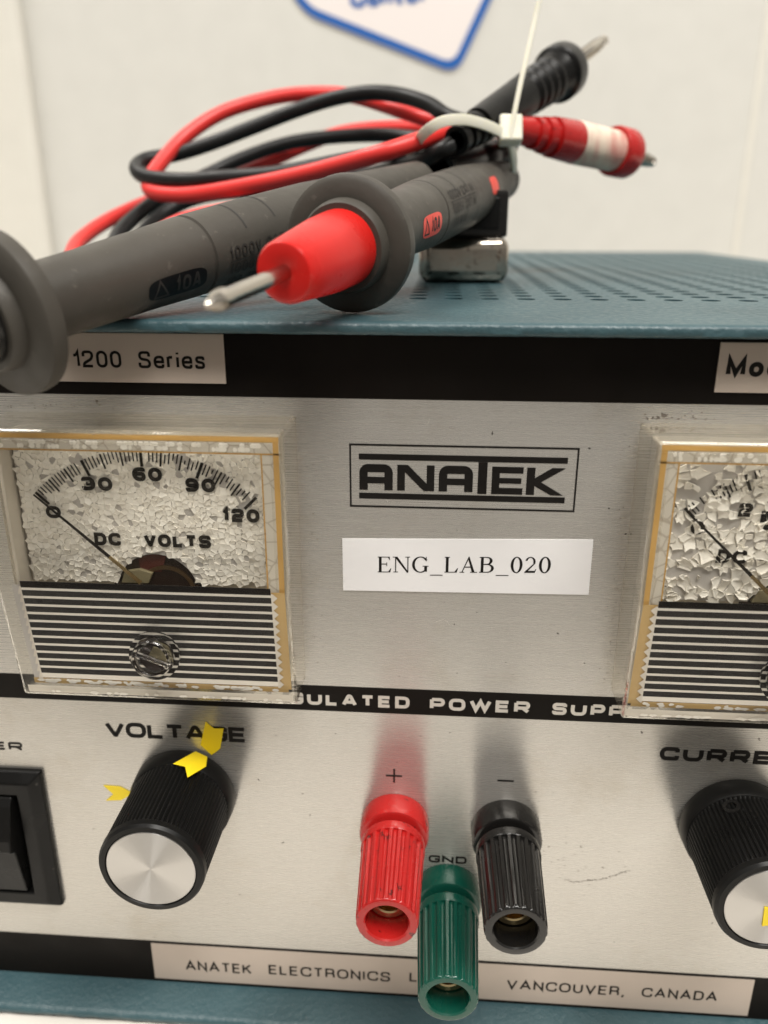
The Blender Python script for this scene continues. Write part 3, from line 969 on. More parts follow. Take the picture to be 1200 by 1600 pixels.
def meter(cx, dense, lab, side, unit, numbers):
    """side = +1: aged right-hand edge in view, -1: left-hand edge"""
    c0, ZT, ZM, ZB = cx, 71.8, 48.0, 27.9
    HW, D1, D2 = 21.9, 10.3, 7.9
    # clear cover: outer skin and inner skin, open at the back
    def loop(p_, hw, zt, zb):
        return [(c0 - hw, -p_, zb), (c0 + hw, -p_, zb), (c0 + hw, -p_, zt), (c0 - hw, -p_, zt)]
    cv = MB()
    def skin(off):
        hw, zt, zb = HW - off, ZT - off, ZB + off
        a = D1 - off
        b = D2 - off
        v = [(c0 - hw, 0, zt), (c0 + hw, 0, zt), (c0 - hw, -a, zt), (c0 + hw, -a, zt),
             (c0 - hw, -a, ZM), (c0 + hw, -a, ZM), (c0 - hw, -b, zb), (c0 + hw, -b, zb),
             (c0 - hw, 0, zb), (c0 + hw, 0, zb), (c0 - hw, 0, ZM), (c0 + hw, 0, ZM)]
        v = [(x, min(y, -.05), z) for x, y, z in v]
        return v, [(0, 1, 3, 2), (2, 3, 5, 4), (4, 5, 7, 6), (6, 7, 9, 8), (0, 2, 4, 10), (10, 4, 6, 8), (1, 11, 5, 3), (11, 9, 7, 5)]
    v, f = skin(0)
    cv.add(v, f)
    v, f = skin(1.7)
    cv.add(v, [tuple(reversed(q)) for q in f])
    # rim closing the two skins at the panel
    cv.add([(c0 - HW, -.05, ZT), (c0 + HW, -.05, ZT), (c0 + HW, -.05, ZB), (c0 - HW, -.05, ZB),
            (c0 - HW + 1.7, -.05, ZT - 1.7), (c0 + HW - 1.7, -.05, ZT - 1.7), (c0 + HW - 1.7, -.05, ZB + 1.7), (c0 - HW + 1.7, -.05, ZB + 1.7)],
           [(0, 1, 5, 4), (1, 2, 6, 5), (2, 3, 7, 6), (3, 0, 4, 7)])
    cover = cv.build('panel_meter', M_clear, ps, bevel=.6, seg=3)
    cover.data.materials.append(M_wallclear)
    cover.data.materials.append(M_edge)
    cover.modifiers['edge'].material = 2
    for pg in cover.data.polygons:
        # window faces stay thin and clear, the thick side walls refract
        pg.material_index = 0 if pg.index % 8 in (1, 2) and pg.index < 16 else 1
    cover['label'] = lab
    # white body behind the dial
    MB().box(c0 - 20.1, c0 + 20.1, -4.6, -.1, 29.8, 70.0).build('meter_body', M_cream, cover, bevel=.3)
    # dial plate with arched opening above the movement
    P5 = 5.4
    hx, hz, hr = c0 + .8, 45.4, 6.3
    arc = [(hx + hr * math.cos(math.radians(a)), hz + hr * math.sin(math.radians(a))) for a in range(166, 13, -9)]
    zb = arc[0][1]
    poly = [(c0 - 18.6, 69.0), (c0 - 18.6, zb), ] + arc + [(c0 + 18.6, arc[-1][1]), (c0 + 18.6, 69.0)]
    dl = MB().slab(poly[::-1], -P5, -P5 + .4).build('dial', M_dialg, cover)
    fl = MB()
    def inside(x, z):
        return c0 - 18.7 < x < c0 + 18.7 and zb < z < 69.1 and math.hypot(x - hx, z - hz) > hr - .5
    if dense:
        gaps = [(c0 + 6.5, 66.0, 1.5), (c0 + 11.2, 63.9, 1.3), (c0 + 14.6, 61.2, 1.4), (c0 - 8.8, 66.2, 1.1), (c0 - 13.8, 63.3, .9), (c0 - .8, 62.6, .5), (c0 + 6.5, 58.6, .8)]
        for c_, poly in cells(c0 - 18.6, c0 + 18.6, 46.2, 69.0, .84):
            gone = any(math.hypot(c_[0] - a_, c_[1] - b_) < r_ for a_, b_, r_ in gaps)
            if inside(*c_) and min(math.hypot(q_[0] - hx, q_[1] - hz) for q_ in poly) > hr - .3 and rnd.random() < (.25 if gone else .945):
                flake(fl, c_, poly, P5, rnd.uniform(.93, 1.10), rnd.uniform(.08, .25), .03, .13, .16)
    else:
        cl = [(c0 + rnd.uniform(-18, 18), rnd.uniform(47, 69), rnd.uniform(2, 4)) for _ in range(9)]
        cl += [(c0 - 8, 63.5, 2.2), (c0 - 6, 62, 2.5), (c0 - 13.5, 58.6, 1.6), (c0 - 9, 54, 3), (c0 - 3, 62, 3), (c0 - 10, 60.5, 1.5), (c0 - 16, 66, 1.6), (c0 - 12, 55, 3)]
        for c_, poly in cells(c0 - 18.6, c0 + 18.6, 46.2, 69.0, 1.45):
            bare = c_[1] > 62.5 and c_[0] < c0 - 8.5
            near = any(math.hypot(c_[0] - a_, c_[1] - b_) < r_ for a_, b_, r_ in cl)
            if inside(*c_) and rnd.random() < (.92 if near else (.16 if bare else .66)):
                flake(fl, c_, poly, P5, rnd.uniform(.75, 1.1), rnd.uniform(.12, .34), .10, .20, .22)
        for c_, poly in cells(c0 - 18.6, c0 + 18.6, 46.2, 69.0, .8):
            onarc = abs(math.hypot(c_[0] - c0 - .35, c_[1] - 44.9) - 22) < 1.5 and c_[0] > c0 - 13
            if inside(*c_) and rnd.random() < (.6 if onarc else .10):
                flake(fl, c_, poly, P5 + .18, rnd.uniform(.8, 1.2), rnd.uniform(.1, .3), .06, .25, .2)
    fl.build('flaking_paint', M_flake, cover)
    # scale printed on the paint
    pr = MB()
    yk = -(P5 + .40)
    ac = (c0 + .35, 44.9)
    for k in range(61):
        t = math.radians(135.2 - 90.4 * k / 60)
        major, mid = k % 15 == 0, k % 5 == 0
        if not dense and not major and rnd.random() < .35:
            continue
        if dense and not mid and rnd.random() < .10:
            continue
        r1 = 23.1
        r0 = r1 - (2.55 if major else 2.3 if mid else 1.75)
        if not mid and rnd.random() < .25:
            r0 += rnd.uniform(.2, .8)
        if not mid and rnd.random() < .12:
            r1 -= rnd.uniform(.2, .8)
        a, b = Vector((math.cos(t), math.sin(t))), Vector((-math.sin(t), math.cos(t)))
        w_ = .22 if major else .145 if mid else .105
        q = [a * r0 - b * w_, a * r0 + b * w_, a * r1 + b * w_, a * r1 - b * w_]
        pr.sheet([(ac[0] + p.x, ac[1] + p.y) for p in q], yk)
    for txt, xa, xb, za, zb_ in numbers:
        wide(pr, txt, c0 + xa, c0 + xb, za, zb_, yk - .01, .29, .20, rad=.36)
    wide(pr, unit, c0 - (8.05 if dense else 10.8), c0 + (9.6 if dense else 6.2), 53.05, 55.1, yk - .01, .28, .16, space=2.0)
    pr.build('scale_print', M_ink, cover)
    # movement behind the arch
    MB().sheet([(hx + (hr + .8) * math.cos(math.radians(a)), hz + (hr + .8) * math.sin(math.radians(a))) for a in range(0, 181, 9)], -4.75).build('coil_housing', M_brown, cover)
    MB().lathe([(0, 4.6), (.3, 4.6), (.3, 4.0), (0, 4.0)], (hx + 1.2, -4.8, hz - .3), (0, -1, 0), 40).build('coil', M_bronze, cover, smooth=30)
    MB().slab([(hx - 2.6, 48.6), (hx + .6, 48.6), (hx + 1.6, 51.4), (hx - 1, 51.7), (hx - 2.8, 50.6)], -4.95, -4.8).build('coil_former', M_rust, cover)
    MB().slab([(hx - 5.6, 46.9), (hx - 1.4, 46.9), (hx - .6, 48.6), (hx - 2.6, 49.2), (hx - 4.9, 48.8)], -5.6, -4.9).build('pivot_bracket', M_olive, cover, bevel=.1)
    # pointer
    P0, PT_ = Vector((hx - 2.2, 47.4)), Vector((ac[0] + 23.0 * math.cos(math.radians(135.4)), ac[1] + 23.0 * math.sin(math.radians(135.4))))
    Pm = P0.lerp(PT_, .30)
    def bar(a, b, w0, w1, p_):
        d = (b - a).normalized()
        n = Vector((-d.y, d.x))
        q = [a - n * w0, a + n * w0, b + n * w1, b - n * w1]
        return MB().slab([(p.x, p.y) for p in q], -p_ - .12, -p_)
    nd = bar(Pm, PT_, .26, .12, P5 + 1.0).build('needle', M_ink, cover)
    bar(P0, Pm, .32, .26, P5 + 1.02).build('needle_tail', M_brass, nd)
    # lower half: sloping plate with black bars
    def slope(z):
        t = (ZM - z) / (ZM - ZB)
        return D1 + (D2 - D1) * t - 1.35
    def sheet3(mb, q, dp=0):
        mb.add([(x, -(slope(z) + dp), z) for x, z in q], [tuple(range(len(q)))])
    hp = 18.85
    lp = MB()
    sheet3(lp, [(c0 - hp, 30.6), (c0 + hp, 30.6), (c0 + hp, 48.3), (c0 - hp, 48.3)])
    lowp = lp.build('striped_plate', M_sil2, cover)
    br = MB()
    pitch = 1.425
    for k in range(12):
        z1_ = 48.3 if k == 0 else 47.18 - (k - .0) * pitch + .98
        z0_ = 47.18 - k * pitch
        sheet3(br, [(c0 - hp, z0_), (c0 + hp, z0_), (c0 + hp, z1_), (c0 - hp, z1_)], .03)
    br.build('bar_print', M_bar, lowp)
    # gold edge, pale saw-teeth coloured in for the bars' refraction in the side walls
    gs = MB()
    xa = c0 + side * (hp + .02)
    xb = c0 + side * 20.9
    sheet3(gs, [(xa, 30.0), (xb, 30.0), (xb, 47.6), (xa, 47.6)], -.1)
    gs.build('gold_edge', M_gold, cover)
    gs = MB()
    xa2 = c0 - side * (hp + .02)
    xb2 = c0 - side * 20.3
    sheet3(gs, [(xa2, 30.0), (xb2, 30.0), (xb2, 47.6), (xa2, 47.6)], -.1)
    gs.build('grey_edge', M_dialg, cover)
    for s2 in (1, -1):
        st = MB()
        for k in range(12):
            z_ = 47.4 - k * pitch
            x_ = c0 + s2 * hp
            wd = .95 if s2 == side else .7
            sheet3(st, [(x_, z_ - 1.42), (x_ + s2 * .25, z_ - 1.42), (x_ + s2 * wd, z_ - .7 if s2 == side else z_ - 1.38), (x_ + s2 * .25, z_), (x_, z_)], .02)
        st.build('bar_refraction', M_cream, lowp)
    # bottom edge with cream flakes lodged in it
    sheet3(bt := MB(), [(c0 - 20.4, 29.5), (c0 + 20.4, 29.5), (c0 + 20.4, 30.5), (c0 - 20.4, 30.5)], -.05)
    bt.build('bottom_edge', M_gold, cover)
    be = MB()
    sheet3(be, [(c0 - 21.2, 28.2), (c0 + 21.2, 28.2), (c0 + 21.2, 29.5), (c0 - 21.2, 29.5)], .7)
    be.build('bottom_edge', M_cream, cover)
    bf = MB()
    for k in range(80):
        x_, z_ = c0 + rnd.uniform(-19.5, 19.5), rnd.choice((29.9, 30.2, 28.5))
        r_ = rnd.uniform(.25, .8)
        pts = [(x_ + r_ * 1.3 * math.cos(t) * rnd.uniform(.7, 1.2), z_ + .32 * math.sin(t) * rnd.uniform(.6, 1.2)) for t in (0, 1, 2, 3.1, 4.1, 5.2)]
        sheet3(bf, pts, (.05 if z_ > 29 else .75) + .01 * (k % 9))
    bf.build('loose_flake', M_flake, cover)
    # upper frame: yellowed glue line, pale bezel, thin glue line - along the top and the aged side
    def frame(name, m, a, b, p_):
        fb = MB()
        top0, top1 = 71.25 - a, 71.25 - b
        fb.rect(c0 - 20.9, c0 + 20.9, top1, top0, -p_)
        if side > 0:
            fb.rect(c0 + 21.2 - b, c0 + 21.2 - a, 46.2, top1, -p_)
        else:
            fb.rect(c0 - 21.2 + a, c0 - 21.2 + b, 46.2, top1, -p_)
        return fb.build(name, m, cover)
    frame('glue_line', M_glue, .35, 1.15, 8.5)
    frame('bezel', M_pale, 1.15, 2.7, 8.45)
    frame('glue_line', M_glue, 2.7, 2.92, 8.5)
    # cracked paint on the bezel strip
    cf = MB()
    for k in range(34):
        x_ = c0 + rnd.uniform(-19.5, 18)
        r_ = rnd.uniform(.35, .75)
        for q in range(rnd.randint(2, 4)):
            a0 = rnd.uniform(0, 6.28)
            ux, uz = x_ + rnd.uniform(-.6, .6), 69.3 + rnd.choice((-.3, .3))
            cf.sheet([(ux + r_ * .7 * math.cos(a0 + t), uz + .38 * math.sin(a0 + t)) for t in (0, 1.2, 2.2, 3.3, 4.3, 5.3)], -8.5 - .012 * (k % 6) - .003 * q)
    cf.build('bezel_flake', M_flake, cover)
    # glue squeezed out where the cover meets the panel
    gl_ = MB()
    xo_ = c0 - side * (HW + .05)
    gl_.rect(min(xo_, xo_ - side * .75), max(xo_, xo_ - side * .75), 28.0, 49.5, -.06)
    gl_.build('glue_line', M_gold, cover)
    # opposite side: plain pale inner wall
    xo = c0 - side * 19.6
    iw = MB().box(min(xo, xo + side * .5), max(xo, xo + side * .5), -8.4, -4.7, 46.5, 69.4).build('inner_wall', M_cream, cover, bevel=.1)
    # clear adjusting screw in the lower half
    bz, bp = 36.6, slope(36.6) + 1.35
    bx_ = c0 + .6
    sk = MB().lathe([(0, 3.9), (.5, 3.9), (.55, 3.2), (1.9, 3.05), (2.1, 2.85), (2.1, 2.5), (1.2, 2.4), (1.2, 0)], (bx_, -bp, bz), (0, -1, .1), 48)
    sk = sk.build('adjusting_screw', M_glassy, cover, smooth=30)
    MB().lathe([(0, 0), (.01, 2.35)], (bx_, -bp - .1, bz), (0, -1, .1), 32).build('screw_well', M_brown, sk)
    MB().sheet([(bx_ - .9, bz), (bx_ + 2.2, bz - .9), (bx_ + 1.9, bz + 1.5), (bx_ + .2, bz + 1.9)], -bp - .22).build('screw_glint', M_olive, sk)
    sl = Matrix.Rotation(math.radians(-20), 2)
    q = [sl @ Vector(p) for p in ((-2.6, -.28), (2.6, -.28), (2.6, .28), (-2.6, .28))]
    MB().slab([(bx_ + p.x, bz + p.y) for p in q], -bp - 1.75, -bp - 1.1).build('screw_slot', M_glassy, sk)
    return cover

M_edge = make_clear('edge_glow_acrylic', .75, .25)  # whitened bevel stands in for the light gathering in acrylic edges
M_wallclear = make_clear('thick_acrylic', .14, .55)
M_glassy = mat('clear_screw_plastic', (.95, .94, .92), .12, 0, IOR=1.45)
B(M_glassy).inputs['Transmission Weight'].default_value = 1.

meter(-46.35, True, 'clear meter reading DC volts with a dense crazed cream dial', 1, 'DC VOLTS',
      [('0', -14.9, -12.6, 57.2, 59.1), ('30', -8.9, -4.3, 61.65, 63.75), ('60', -1.2, 3.2, 63.25, 65.35),
       ('90', 6.5, 10.9, 61.8, 63.9), ('120', 11.6, 17.1, 57.3, 59.4)])
meter(46.8, False, 'clear meter reading DC amps with bare patches on its flaked dial', -1, 'DC AMPS',
      [('0', -14.9, -12.9, 57.3, 59.3), ('.2', -9.6, -6.8, 60.1, 62.1), ('5', -5.6, -3.6, 58.2, 61.0), ('.6', 4.8, 8.4, 61.3, 63.3), ('1', 13.4, 14.6, 57.3, 59.4)])

# ---- control knobs
def knob(cx, cz_, lab):
    n = 288
    T = lambda k: 1. if (k % 4) in (2, 3) else 0.
    kb = MB().lathe([(.4, 0), (.4, 8.75), (.8, 8.95), (3.6, 8.8), (4.1, 8.55), (4.1, 8.45), (4.4, 8.45, .32), (16.6, 8.35, .32), (16.9, 8.25), (17.1, 8.42),
                     (18.0, 8.35), (18.45, 8.0), (18.5, 7.25), (18.2, 7.1), (18.2, 0)], (cx, 0, cz_), (0, -1, 0), n, T)
    k_ = kb.build('control_knob', M_blk, ps, smooth=32)
    k_['label'] = lab
    c = MB().lathe([(0, 7.02), (.15, 7.02), (.22, 6.9), (.22, .02)], (0, 0, 0), (0, -1, 0), 96)
    cp = c.build('metal_cap', M_spun, None, smooth=30)
    cp.parent = k_
    cp.location = ((cx) * S, -18.2 * S, (cz_ + 44.25) * S)
    return k_
k1 = knob(-46.33, 4.4, 'ribbed black voltage knob')
k2 = knob(47.3, 3.6, 'ribbed black current knob')
# arrow stickers that turn with the knobs
st = MB()
def on_knob(cx, cz_, r, ang, p):
    a = math.radians(ang)
    return (cx + r * math.sin(a), -p, cz_ + r * math.cos(a))
rows = []
poly2 = [(22, 1.0), (33, 1.3), (26, 4.9), (4, 6.9), (9.5, 4.9), (-6, 4.4)]
pv = [on_knob(-46.33, 4.4, 9.06, a, p) for a, p in ((16, .5), (30, .7), (33, 3.0), (20, 7.2), (13, 4.9), (-1, 4.6))]
st.add(pv + [on_knob(-46.33, 4.4, 9.14, 18, 3.6)], [(0, 1, 6), (1, 2, 6), (2, 3, 6), (3, 4, 6), (4, 5, 6), (5, 0, 6)])
st.build('arrow_sticker', M_yel, k1)
MB().slab([(43.05 + 2.9, 3.7), (43.05 + 6.2, 3.3), (43.05 + 5.9, -.4), (43.05 + 4.6, .6), (43.05 + 3.1, .15)], -18.6, -18.45).build('arrow_sticker', M_yel, k2)
a = math.radians(-22)
o_ = (47.3 + 8.0 * math.sin(a), -6.0, 3.6 + 8.0 * math.cos(a))
ax = (math.sin(a), 0, math.cos(a))
MB().lathe([(.0, 0), (.0, .75), (.5, .8), (.52, 1.35), (0, 1.5)], o_, ax, 20).build('set_screw', M_blkg, k2, smooth=30)

# ---- binding posts
def post(cx, cz_, m, lab):
    cl = MB().lathe([(.05, 5.6), (.05, 5.85), (.5, 5.95), (3.6, 5.9), (4.3, 5.6), (4.5, 5.1), (4.5, 2.2)], (cx, 0, cz_), (0, -1, 0), 56)
    c = cl.build('binding_post', m, ps, smooth=40)
    c['label'] = lab
    MB().lathe([(4.2, 3.4), (4.6, 3.4), (4.8, 3.1), (5.0, 3.4), (5.2, 3.1), (5.4, 3.4), (5.6, 3.1), (6.6, 3.1)], (cx, 0, cz_), (0, -1, 0), 32).build('thread', M_brass, c, smooth=30)
    n = 264
    T = lambda k: (0, 0, 0, 0, 0, .35, .9, 1, 1, 1, .9, .35)[k % 12]
    MB().lathe([(5.75, 2.2), (5.75, 4.9), (6.0, 5.35), (7.4, 5.35), (7.6, 5.25), (7.62, 5.22, .42), (14, 5.0, .40), (21.3, 4.74, .30), (21.7, 4.68, .12), (21.9, 4.5),
                (21.95, 4.35), (21.95, 3.5), (21.7, 3.28), (15.2, 3.2), (15.2, 2.0)], (cx, 0, cz_), (0, -1, 0), n, T).build('thumb_nut', m, c, smooth=35)
    MB().lathe([(12, 3.15), (17.7, 3.15), (17.9, 3.0), (17.9, 2.2), (17.7, 2.0), (12, 2.0), (12, 0)], (cx, 0, cz_), (0, -1, 0), 40).build('socket', M_brass, c, smooth=35)
post(-9.525, 0, M_red, 'red binding post')
post(9.6, -.1, M_blkg, 'black binding post')
post(0, -14.55, M_green, 'green ground post')

# ---- rocker switch at the panel's left
swm = MB()
def ring_(p_, ins):
    return [(-97 + ins, -p_, -22.8 + ins), (-72.0 - ins, -p_, -22.8 + ins), (-72.0 - ins, -p_, 7.5 - ins), (-97 + ins, -p_, 7.5 - ins)]
rs = [ring_(.05, 0), ring_(.8, 0), ring_(2.3, 1.7), ring_(2.35, 4.2), ring_(.6, 4.3)]
swm.add(sum(rs, []), [(4 * i + k, 4 * i + (k + 1) % 4, 4 * i + 4 + (k + 1) % 4, 4 * i + 4 + k) for i in range(4) for k in range(4)] + [(16, 17, 18, 19)])
sw = swm.build('power_switch', M_blk, ps, bevel=.3, seg=3)
rk = MB()
prof = [(2.9, 2.2), (1.6, 3.2), (-4.4, 5.2), (-6.6, 5.5), (-7.6, 4.2), (-17.9, 2.6), (-17.9, .7), (2.9, .7)]
nP = len(prof)
v = [(x, -p_, z) for x in (-92, -77.2) for z, p_ in prof]
rk.add(v, [tuple(range(nP)), tuple(range(2 * nP - 1, nP - 1, -1))] + [(i, i + nP, (i + 1) % nP + nP, (i + 1) % nP) for i in range(nP)])
rko = rk.build('rocker', M_blk, sw, bevel=.25)
mk = MB()
wide(mk, 'A', -81.0, -79.0, -6.3, -4.9, -5.5, .16)
mk.build('switch_mark', M_dialg, rko)

# ------------------------------------------------------------------ test leads
def probe(root, A, U, rad, m_tip, m_patch, patch_L, patch_ang, text_L, text_ang, length, second, guard_r):
    U = Vector(U).normalized()
    A = Vector(A)
    tocam = (CP - (A + U * 40))
    e = (tocam - U * tocam.dot(U)).normalized()      # towards the viewer's side, angle 0
    g = U.cross(e)                                   # roughly down
    if g.z > 0: g = -g
    def R_at(L_):
        for (l0, r0), (l1, r1) in zip(rad, rad[1:]):
            if l0 <= L_ <= l1:
                return r0 + (r1 - r0) * (L_ - l0) / (l1 - l0)
        return rad[-1][1]
    def surf(L_, ang, h=.06):
        a = math.radians(ang)
        return A + U * L_ + (e * math.cos(a) - g * math.sin(a)) * (R_at(L_) + h)
    prof = [(0, 0)] + [(l, r) for l, r in rad] + [(rad[-1][0] + .8, rad[-1][1] - .9), (rad[-1][0] + .8, 0)]
    # shallow joint grooves
    full = []
    for a, b in zip(prof[1:-2], prof[2:-1]):
        full.append(a)
        for gl in (32.6,):
            if a[0] < gl < b[0]:
                r_ = R_at(gl)
                full += [(gl - .45, r_), (gl - .25, r_ - .3), (gl + .25, r_ - .3), (gl + .45, r_)] 
    full.sort()
    hp_ = [(rad[0][0], 0)] + full + prof[-2:]
    h = MB().lathe(hp_, A, U, 48).build('handle', M_rub, root, smooth=35)
    MB().lathe([(3.4, 3), (3.2, guard_r - 1), (2.6, guard_r - .15), (1.6, guard_r), (.5, guard_r - .1), (-.1, guard_r - .8), (-.2, 6.5), (-1.6, 6.3), (-2.0, 6.0), (-2.0, 3)], A, U, 64).build('finger_guard', M_rub, root, smooth=40)
    MB().lathe([(-1.5, 3), (-1.5, 5.25), (-3, 5.25), (-8, 5.0), (-19.3, 3.85), (-19.9, 3.55), (-20, 3.3), (-19.95, 1.4), (-19.8, .9)], A, U, 48).build('tip_collar', m_tip, root, smooth=35)
    MB().lathe([(-18, 1.0), (-31, .98), (-33, .95), (-34.4, 1.2), (-35.6, 1.1), (-37.2, .5), (-37.8, .2), (-37.9, 0)], A, U, 24).build('pin', M_nick, root, smooth=50)
    def patch(name, L0, L1, a0, a1, m_, par, h_=.05):
        NA, NB = 10, 8
        v, f = [], []
        for i in range(NA + 1):
            for j in range(NB + 1):
                s_, t = i / NA * 2 - 1, j / NB * 2 - 1
                # squash the square to a rounded rectangle
                k = (abs(s_) ** 4 + abs(t) ** 4) ** .25 or 1
                mx = max(abs(s_), abs(t)) / k if k else 1
                s2, t2 = s_ * mx, t * mx
                v.append(surf((L0 + L1) / 2 + s2 * (L1 - L0) / 2, (a0 + a1) / 2 + t2 * (a1 - a0) / 2, h_))
        for i in range(NA):
            for j in range(NB):
                a = i * (NB + 1) + j
                f.append((a, a + 1, a + NB + 2, a + NB + 1))
        return MB().add(v, f).build(name, m_, par, smooth=60)
    for gl, a0_, a1_ in ((40.5, 14, 80), (47.5, 18, 85)):
        stroke(gr := MB(), [Vector((gl, a_)) for a_ in range(a0_, a1_, 6)], .35, False, lambda p: surf(p.x, p.y, .04))
        gr.build('joint_groove', M_engr, h)
    wt = MB()
    def wrap(L0, ang, h_=.12):
        def put(X, Z, y):
            return surf(L0 + X, ang + math.degrees(Z / R_at(L0)), h_ + (-y))
        return put
    L0, L1, a0, a1 = patch_L + patch_ang
    pt = patch('rating_mark', L0, L1, a0, a1, m_patch, h)
    wp = wrap(L0, (a0 + a1) / 2, .08)
    sc_ = (L1 - L0) / 8.5
    stroke(wt, [Vector((.9 * sc_, -1.1)), Vector((1.6 * sc_, 1.2)), Vector((2.9 * sc_, -1.1))], .28, True, lambda p: wp(p.x, p.y, 0), .3)
    wide(wt, '10A', 3.9 * sc_, 7.6 * sc_, -1.1, 1.1, 0, .2, .25, put=lambda X, Z, y: wp(X, Z, y))
    wt.build('rating_print', M_engr, pt)
    tx = MB()
    tL, ta = text_L, text_ang
    for k, s_ in enumerate(('1000V CAT III', '1000V CAT IV', '10A MAX')):
        wide(tx, s_, 0, 15.5 if k < 2 else 9, -2.4 * k, -2.4 * k + 1.7, 0, .17, .35, put=lambda X, Z, y: wrap(tL, ta)(X, Z, y))
    stroke(tx, [Vector((-.2, -.35)), Vector((16, -.35))], .2, False, lambda p: wrap(tL, ta)(p.x, p.y, 0), .5)
    tx.build('embossed_lettering', M_engr, h)
    if second:
        patch('colour_mark', second[0], second[1], second[2], second[3], m_patch, h)
    return lambda L_: A + U * L_

def at(u, v_, d):
    """point seen at photo pixel (u, v_) and optical depth d mm; used only to lay the cables in space"""
    return CP + (fw + rt * ((u - 600) / F_PX) - up * ((v_ - 800) / F_PX)) * d

RAD = [(2.5, 4.9), (10, 4.95), (24, 5.4), (34, 5.85), (46, 6.0), (62, 6.0), (80, 5.3), (99, 4.6)]
rl = thing('test_lead', 'red test lead with grey probe, red tip collar and red banana plug', 'test lead', (-17, 4, TOPZ), 'test leads bundled on the case')
rA, rU = (-17.26, 4.51, 95.3), (0.27341332, 0.95357114, 0.1262824)
RP = probe(rl, rA, rU, RAD, M_redp, M_redl, (19.5, 28.7), (-44, -6), 35.2, 2, 101, (65, 72, -21, 14), 9.5)
bl = thing('test_lead', 'black test lead with grey probe and black banana plug pointing up', 'test lead', (-57, -19, TOPZ), 'test leads bundled on the case')
bA, bU = (-57.1, -19.15, 87.8), (0.4814077, 0.85807015, 0.17877985)
BP_ = probe(bl, bA, bU, RAD, M_blkg, M_rubd, (19.8, 30.6), (-52, -18), 35.5, -22, 104, None, 10.1)

ra_, rb_ = at(684, 268, 175), at(786, 238, 196)
rl_ = (rb_ - ra_).length
MB().lathe([(0, 3), (0, 4.3), (rl_ * .5, 4.0), (rl_ * .55, 3.4), (rl_ * .6, 3.8), (rl_ * .75, 3.6), (rl_ * .8, 3.0), (rl_ * .84, 3.4), (rl_, 3.0), (rl_, 1.5)], ra_, rb_ - ra_, 32).build('strain_relief', M_blk, bl, smooth=40)

def cable(root, m, pts, r=1.85):
    P = catmull([p if isinstance(p, Vector) else at(*p) for p in pts], 14)
    return MB().tube(P, r, 14).build('cable', m, root, smooth=60)

# red lead: probe end -> coils -> plug
cable(rl, M_redc, [RP(99), RP(103), (776, 268, 216), (765, 242, 224), (748, 222, 222), (722, 202, 212), (690, 193, 206), (640, 178, 205), (560, 152, 212), (500, 146, 216), (430, 152, 218),
      (350, 175, 216), (290, 213, 212), (250, 256, 207), (232, 285, 203), (243, 301, 200), (300, 304, 195), (400, 288, 186), (500, 266, 178), (600, 238, 170),
      (672, 214, 173), (708, 205, 181), (742, 208, 190), (760, 220, 202), (738, 226, 214), (690, 205, 222), (620, 199, 226), (540, 206, 228), (480, 226, 228),
      (400, 262, 226), (330, 290, 224), (270, 302, 222), (205, 327, 218), (150, 356, 210), (116, 388, 200), (120, 425, 190), (180, 410, 186), (270, 352, 184),
      (360, 328, 188), (450, 316, 192), (560, 296, 196), (660, 288, 202), (725, 264, 202), (772, 240, 198), (800, 210, 189), (822, 205, 185)])
# black lead
cable(bl, M_blkc, [at(770, 243, 193), at(786, 238, 196), (799, 226, 202), (782, 206, 204), (745, 196, 196), (700, 182, 194), (670, 163, 196), (625, 149, 200), (580, 145, 203), (530, 152, 206),
      (470, 170, 208), (400, 197, 210), (330, 224, 211), (275, 241, 211), (230, 249, 209), (213, 262, 205), (228, 276, 201), (285, 282, 197), (350, 278, 193),
      (430, 272, 190), (520, 255, 186), (620, 236, 182), (700, 220, 184), (735, 215, 194), (715, 215, 206), (650, 216, 214), (600, 211, 218), (520, 214, 221),
      (450, 224, 222), (380, 247, 222), (320, 275, 220), (262, 302, 216), (212, 338, 208), (184, 368, 200), (178, 398, 194), (195, 402, 196), (232, 355, 208),
      (270, 325, 214), (320, 306, 214), (400, 296, 208), (520, 284, 200), (600, 268, 188), (655, 252, 176), (690, 236, 171.5), (706, 226, 171.5)])

